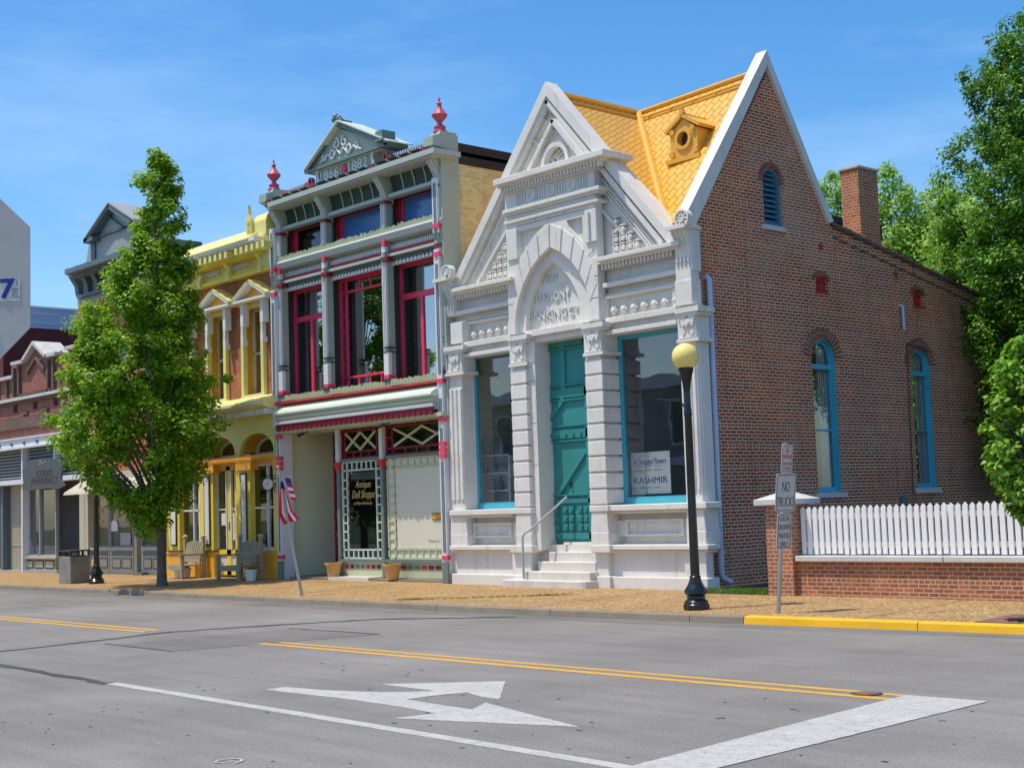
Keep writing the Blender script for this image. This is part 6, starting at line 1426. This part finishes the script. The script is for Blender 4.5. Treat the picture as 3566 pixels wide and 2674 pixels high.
# tree grate and small iron plate
t = T('tree_grate', 'rust brown square iron grate set in the pavement at the right edge', 'tree grate', (-8.1, 15.5, .11))
mb = MB(); z = sw_z(-8.2, 15.5)
mb.add([(-8.72, 15.08, sw_z(-8.7, 15.08)+.006), (-7.5, 15.13, sw_z(-7.5, 15.13)+.006), (-7.5, 16.05, sw_z(-7.5, 16.05)+.006), (-8.72, 16.05, sw_z(-8.7, 16.05)+.006)], [(0, 1, 2, 3)]); mb.build('frame', 'rust', t)
mb = MB()
for k in range(14): a_ = k*.4488; mb.bar(-8.12+.2*math.cos(a_), 15.56+.2*math.sin(a_), -8.12+.42*math.cos(a_), 15.56+.40*math.sin(a_), .018, z+.016, z+.004, 'z', True)
mb.disc(-8.12, 15.5, .10, z+.017, z+.004, 12, None, 'z', True); mb.build('slot', 'black', t)

# ------------------------------------------------------------------ trees
def leaf_mesh(P, Nn, S, name, mat, parent, asp=.62, fold=.25):
    """one two-sided folded leaf per point; P, Nn: (n,3), S: (n,)"""
    n = len(P); Nn = Nn/np.linalg.norm(Nn, axis=1, keepdims=True)
    h = rng.normal(size=(n, 3)); A = h-Nn*(h*Nn).sum(1, keepdims=True); A /= np.linalg.norm(A, axis=1, keepdims=True); Bv = np.cross(Nn, A)
    s = S[:, None]; v = np.stack([P-A*s*.5, P+Bv*s*asp*.5+Nn*s*fold*.5, P+A*s*.5, P-Bv*s*asp*.5+Nn*s*fold*.5], 1).reshape(-1, 3)
    org = np.array(WL[parent][:]); v = v-org
    i = np.arange(n)*4; tri = np.stack([np.stack([i, i+1, i+2], 1), np.stack([i, i+2, i+3], 1)], 1).reshape(-1, 3)
    me = bpy.data.meshes.new(name); me.vertices.add(len(v)); me.vertices.foreach_set('co', v.astype(np.float32).ravel())
    me.loops.add(len(tri)*3); me.loops.foreach_set('vertex_index', tri.astype(np.int32).ravel())
    me.polygons.add(len(tri)); me.polygons.foreach_set('loop_start', (np.arange(len(tri))*3).astype(np.int32)); me.polygons.foreach_set('loop_total', np.full(len(tri), 3, np.int32))
    me.update(); me.validate(); me.materials.append(M[mat])
    o = bpy.data.objects.new(name, me); COL.objects.link(o); o.parent = parent; WL[o] = WL[parent]; return o
def clumps(C, rad, per, size, up=.5, flat=.8, outc=None):
    """leaves gathered in tufts round the centres C"""
    P, Nn, S = [], [], []
    for c, r in zip(C, rad):
        m_ = int(per*(r/np.mean(rad))**2)
        d = rng.normal(size=(m_, 3)); d /= np.linalg.norm(d, axis=1, keepdims=True); q = r*rng.uniform(.35, 1.05, (m_, 1))
        p_ = c+d*q*np.array([1, 1, flat]); out = (p_-outc(c)) if outc else d
        out = out/np.maximum(1e-6, np.linalg.norm(out, axis=1, keepdims=True))
        P.append(p_); Nn.append(d*.55+out*.35+np.array([0, 0, up])+rng.normal(size=(m_, 3))*.35); S.append(size*rng.uniform(.65, 1.25, m_))
    return np.concatenate(P), np.concatenate(Nn), np.concatenate(S)
def limbs(mb, base, top, ends, r0, r1, frm):
    base, top = Vector(base), Vector(top)
    mid = [base+(top-base)*k/6+Vector((random.gauss(0, .03), random.gauss(0, .03), 0)) for k in range(7)]; mid[0] = base; mb.tube(mid, [r0*(1-k/6)+r1*k/6 for k in range(7)], 10)
    for e in ends:
        e = Vector(e); hz = max(frm, min(.92, (e.z-base.z)/(top.z-base.z)-random.uniform(.16, .28))); s_ = base+(top-base)*hz; rr_ = (r0*(1-hz)+r1*hz)*.45
        m_ = s_+(e-s_)*.5+Vector((0, 0, (e-s_).length*.05)); mb.tube([s_, m_, e], [rr_, rr_*.6, .008], 5)
def tree(name, label, base, H, prof, ncl, per, size, crad, leaf, bark, r0, z0, group=None, off=None, lean=(0, 0), up=.5, inner=.35, lobe=0, rise=.9):
    """prof: (height fraction, radius); off: (height fraction, dx, dy) sideways shift of the crown"""
    t = T(name, label, 'tree', base, group); bx, by, bz = base
    hs_ = [p_[0] for p_ in prof]; rs_ = [p_[1] for p_ in prof]
    C, rad, ends = [], [], []; lobes = []
    while lobe and len(lobes) < ncl//lobe:
        h = rng.uniform(z0, .97); r_ = np.interp(h, hs_, rs_)
        if rng.uniform() > (r_/max(rs_))**.7+.08: continue
        a_ = rng.uniform(0, 6.283); lobes.append((h, a_, rng.uniform(.72, 1.14)))
    while len(C) < ncl:
        h = rng.uniform(z0, 1); r_ = np.interp(h, hs_, rs_)
        if rng.uniform() > (r_/max(rs_))**.8+.06: continue
        a_ = rng.uniform(0, 6.283); q = r_*math.sqrt(rng.uniform(inner**2, 1)); ox = oy = 0; wl = 1
        if lobe and rng.uniform() < .62:      # a limb: tufts strung from the stem outwards and up, ending in a point
            h0, a0, q0 = lobes[rng.integers(len(lobes))]; w = rng.uniform(.25, 1)**.7; r_ = np.interp(h0, hs_, rs_)
            h = min(.985, h0+rise*(w-.75)*r_/H+rng.normal()*.022*(1.25-w)); a_ = a0+rng.normal()*.16*(1.3-w); q = r_*q0*w; wl = 1.25-.65*w
        if off: ox = np.interp(h, [o_[0] for o_ in off], [o_[1] for o_ in off]); oy = np.interp(h, [o_[0] for o_ in off], [o_[2] for o_ in off])
        C.append((bx+ox+lean[0]*h+q*math.cos(a_), by+oy+lean[1]*h+q*math.sin(a_), bz+h*H)); rad.append(crad*rng.uniform(.6, 1.25)*(.55+.45*min(1, r_/max(rs_)*1.6))*(wl))
    C = np.array(C); 
    mb = MB(); idx = rng.choice(len(C), min(len(C), 46), replace=False); limbs(mb, base, (bx+lean[0], by+lean[1], bz+H*.93), [C[i] for i in idx], r0, .02, z0*.9); mb.lathe([(r0*1.5, -.05), (r0*1.1, .1), (r0, .3)], (bx, by, bz), 10); mb.build('trunk', bark, t, smooth=True)
    P, Nn, S = clumps(C, rad, per, size, up, .85, lambda c: np.array([bx, by, c[2]-.3]))
    leaf_mesh(P, Nn, S, 'crown', leaf, t); return t
sx, sy = .49, .87        # along-pavement sideways direction of the crown shift
tree('street_tree', 'bushy green street tree with a pointed top in front of the yellow shop', (-29.3, 15.7, .11), 10.1,
     [(.12, .10), (.15, .72), (.22, 1.15), (.30, 1.85), (.38, 1.98), (.5, 1.72), (.60, 1.35), (.70, 1.0), (.78, .68), (.86, .62), (.93, .48), (1, .06)], 800, 66, .118, .33, 'leaf_maple', 'bark', .11, .145, lobe=9, up=.7,
     off=[(.1, 0, 0), (.2, -.13, -.24), (.3, -.30, -.52), (.45, -.28, -.5), (.6, -.22, -.38), (.72, -.05, -.1), (.85, .05, .12), (1, 0, 0)])
tree('young_tree', 'young light green maple with a thin trunk cut by the right edge', (-8.13, 15.45, .12), 3.35,
     [(.30, .10), (.40, .26), (.55, .42), (.65, .47), (.75, .42), (.87, .36), (.95, .28), (1, .05)], 140, 56, .10, .15, 'leaf_young', 'bark', .035, .33, off=[(.2, .08, .06), (.5, .04, .03), (.75, .08, .06), (1, .16, .13)])
tree('hornbeam_tree', 'large dense dark green hornbeam rising beside the brick side wall', (-13.4, 28.7, .1), 12.3,
     [(.10, 1.2), (.2, 2.0), (.35, 2.7), (.5, 3.0), (.65, 3.0), (.76, 2.65), (.85, 2.1), (.93, 1.4), (1, .3)], 2700, 66, .10, .31, 'leaf_hornbeam', 'bark_dark', .2, .14, up=.8, inner=.45, lobe=12, rise=1.4)
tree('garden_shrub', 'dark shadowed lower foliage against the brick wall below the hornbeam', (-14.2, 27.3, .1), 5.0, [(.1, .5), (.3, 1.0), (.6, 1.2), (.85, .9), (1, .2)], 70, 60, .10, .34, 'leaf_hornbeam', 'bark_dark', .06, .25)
for k, (x, y, H_, r_, lab) in enumerate(((-27.3, 40, 12.7, 2.1, 'pale green background tree just left of the brick chimney'), (-25.0, 39.6, 12.3, 1.9, 'pale green background tree just right of the brick chimney'), (-24.0, 41, 12.0, 2.2, 'pale green background tree midway between chimney and hornbeam'), (-21.6, 39, 10.9, 2.3, 'pale green background tree nearest the hornbeam'))):
    tree('background_tree', lab, (x, y, 0), H_, [(.2, r_*.8), (.5, r_), (.75, r_*.85), (.9, r_*.5), (1, .05)], 520, 64, .15, .48, 'leaf_far', 'bark', .14, .15, 'pale trees behind the bank', inner=.5)
# other side of the street, seen only as reflections in the shop glass
t = T('opposite_building', 'brick building across the street, seen mirrored in the bank windows', 'building', (-52, -12, 0))
mb = MB(); mb.box(-66, -38, -22, -12, 0, 7.2); mb.build('wall', 'opposite_stucco', t); mb = MB(); mb.box(-66.3, -37.7, -22, -11.7, 6.9, 7.5); mb.box(-66, -38, -12.1, -11.9, 3.3, 3.7); mb.build('cornice', 'white_trim', t)
for k in range(9):
    x = -64+k*3; mb = MB(); mb.plate([(x, 4.2), (x+1.3, 4.2), (x+1.3, 6.4), (x, 6.4)], [[(x+.12, 4.3), (x+1.18, 4.3), (x+1.18, 6.28), (x+.12, 6.28)]], -11.9, -12.0, 'y', True); w_ = mb.build('window', 'white_trim', t); MB().box(x+.1, x+1.2, -11.98, -11.96, 4.3, 6.3).build('pane', 'sign_grey', w_)
for k, (x, y) in enumerate(((-76, -10), (-84, -14), (-33, -14))):
    tree('opposite_tree', ('tree across the street left of the mirrored building', 'second tree across the street, farthest to the left in the mirrored view', 'tree across the street right of the mirrored building')[k], (x, y, 0), 13, [(.2, 2.5), (.5, 4.2), (.8, 3), (1, .2)], 90, 60, .5, 1.2, 'leaf_maple', 'bark', .25, .2, 'trees across the street')
bpy.context.view_layer.update()
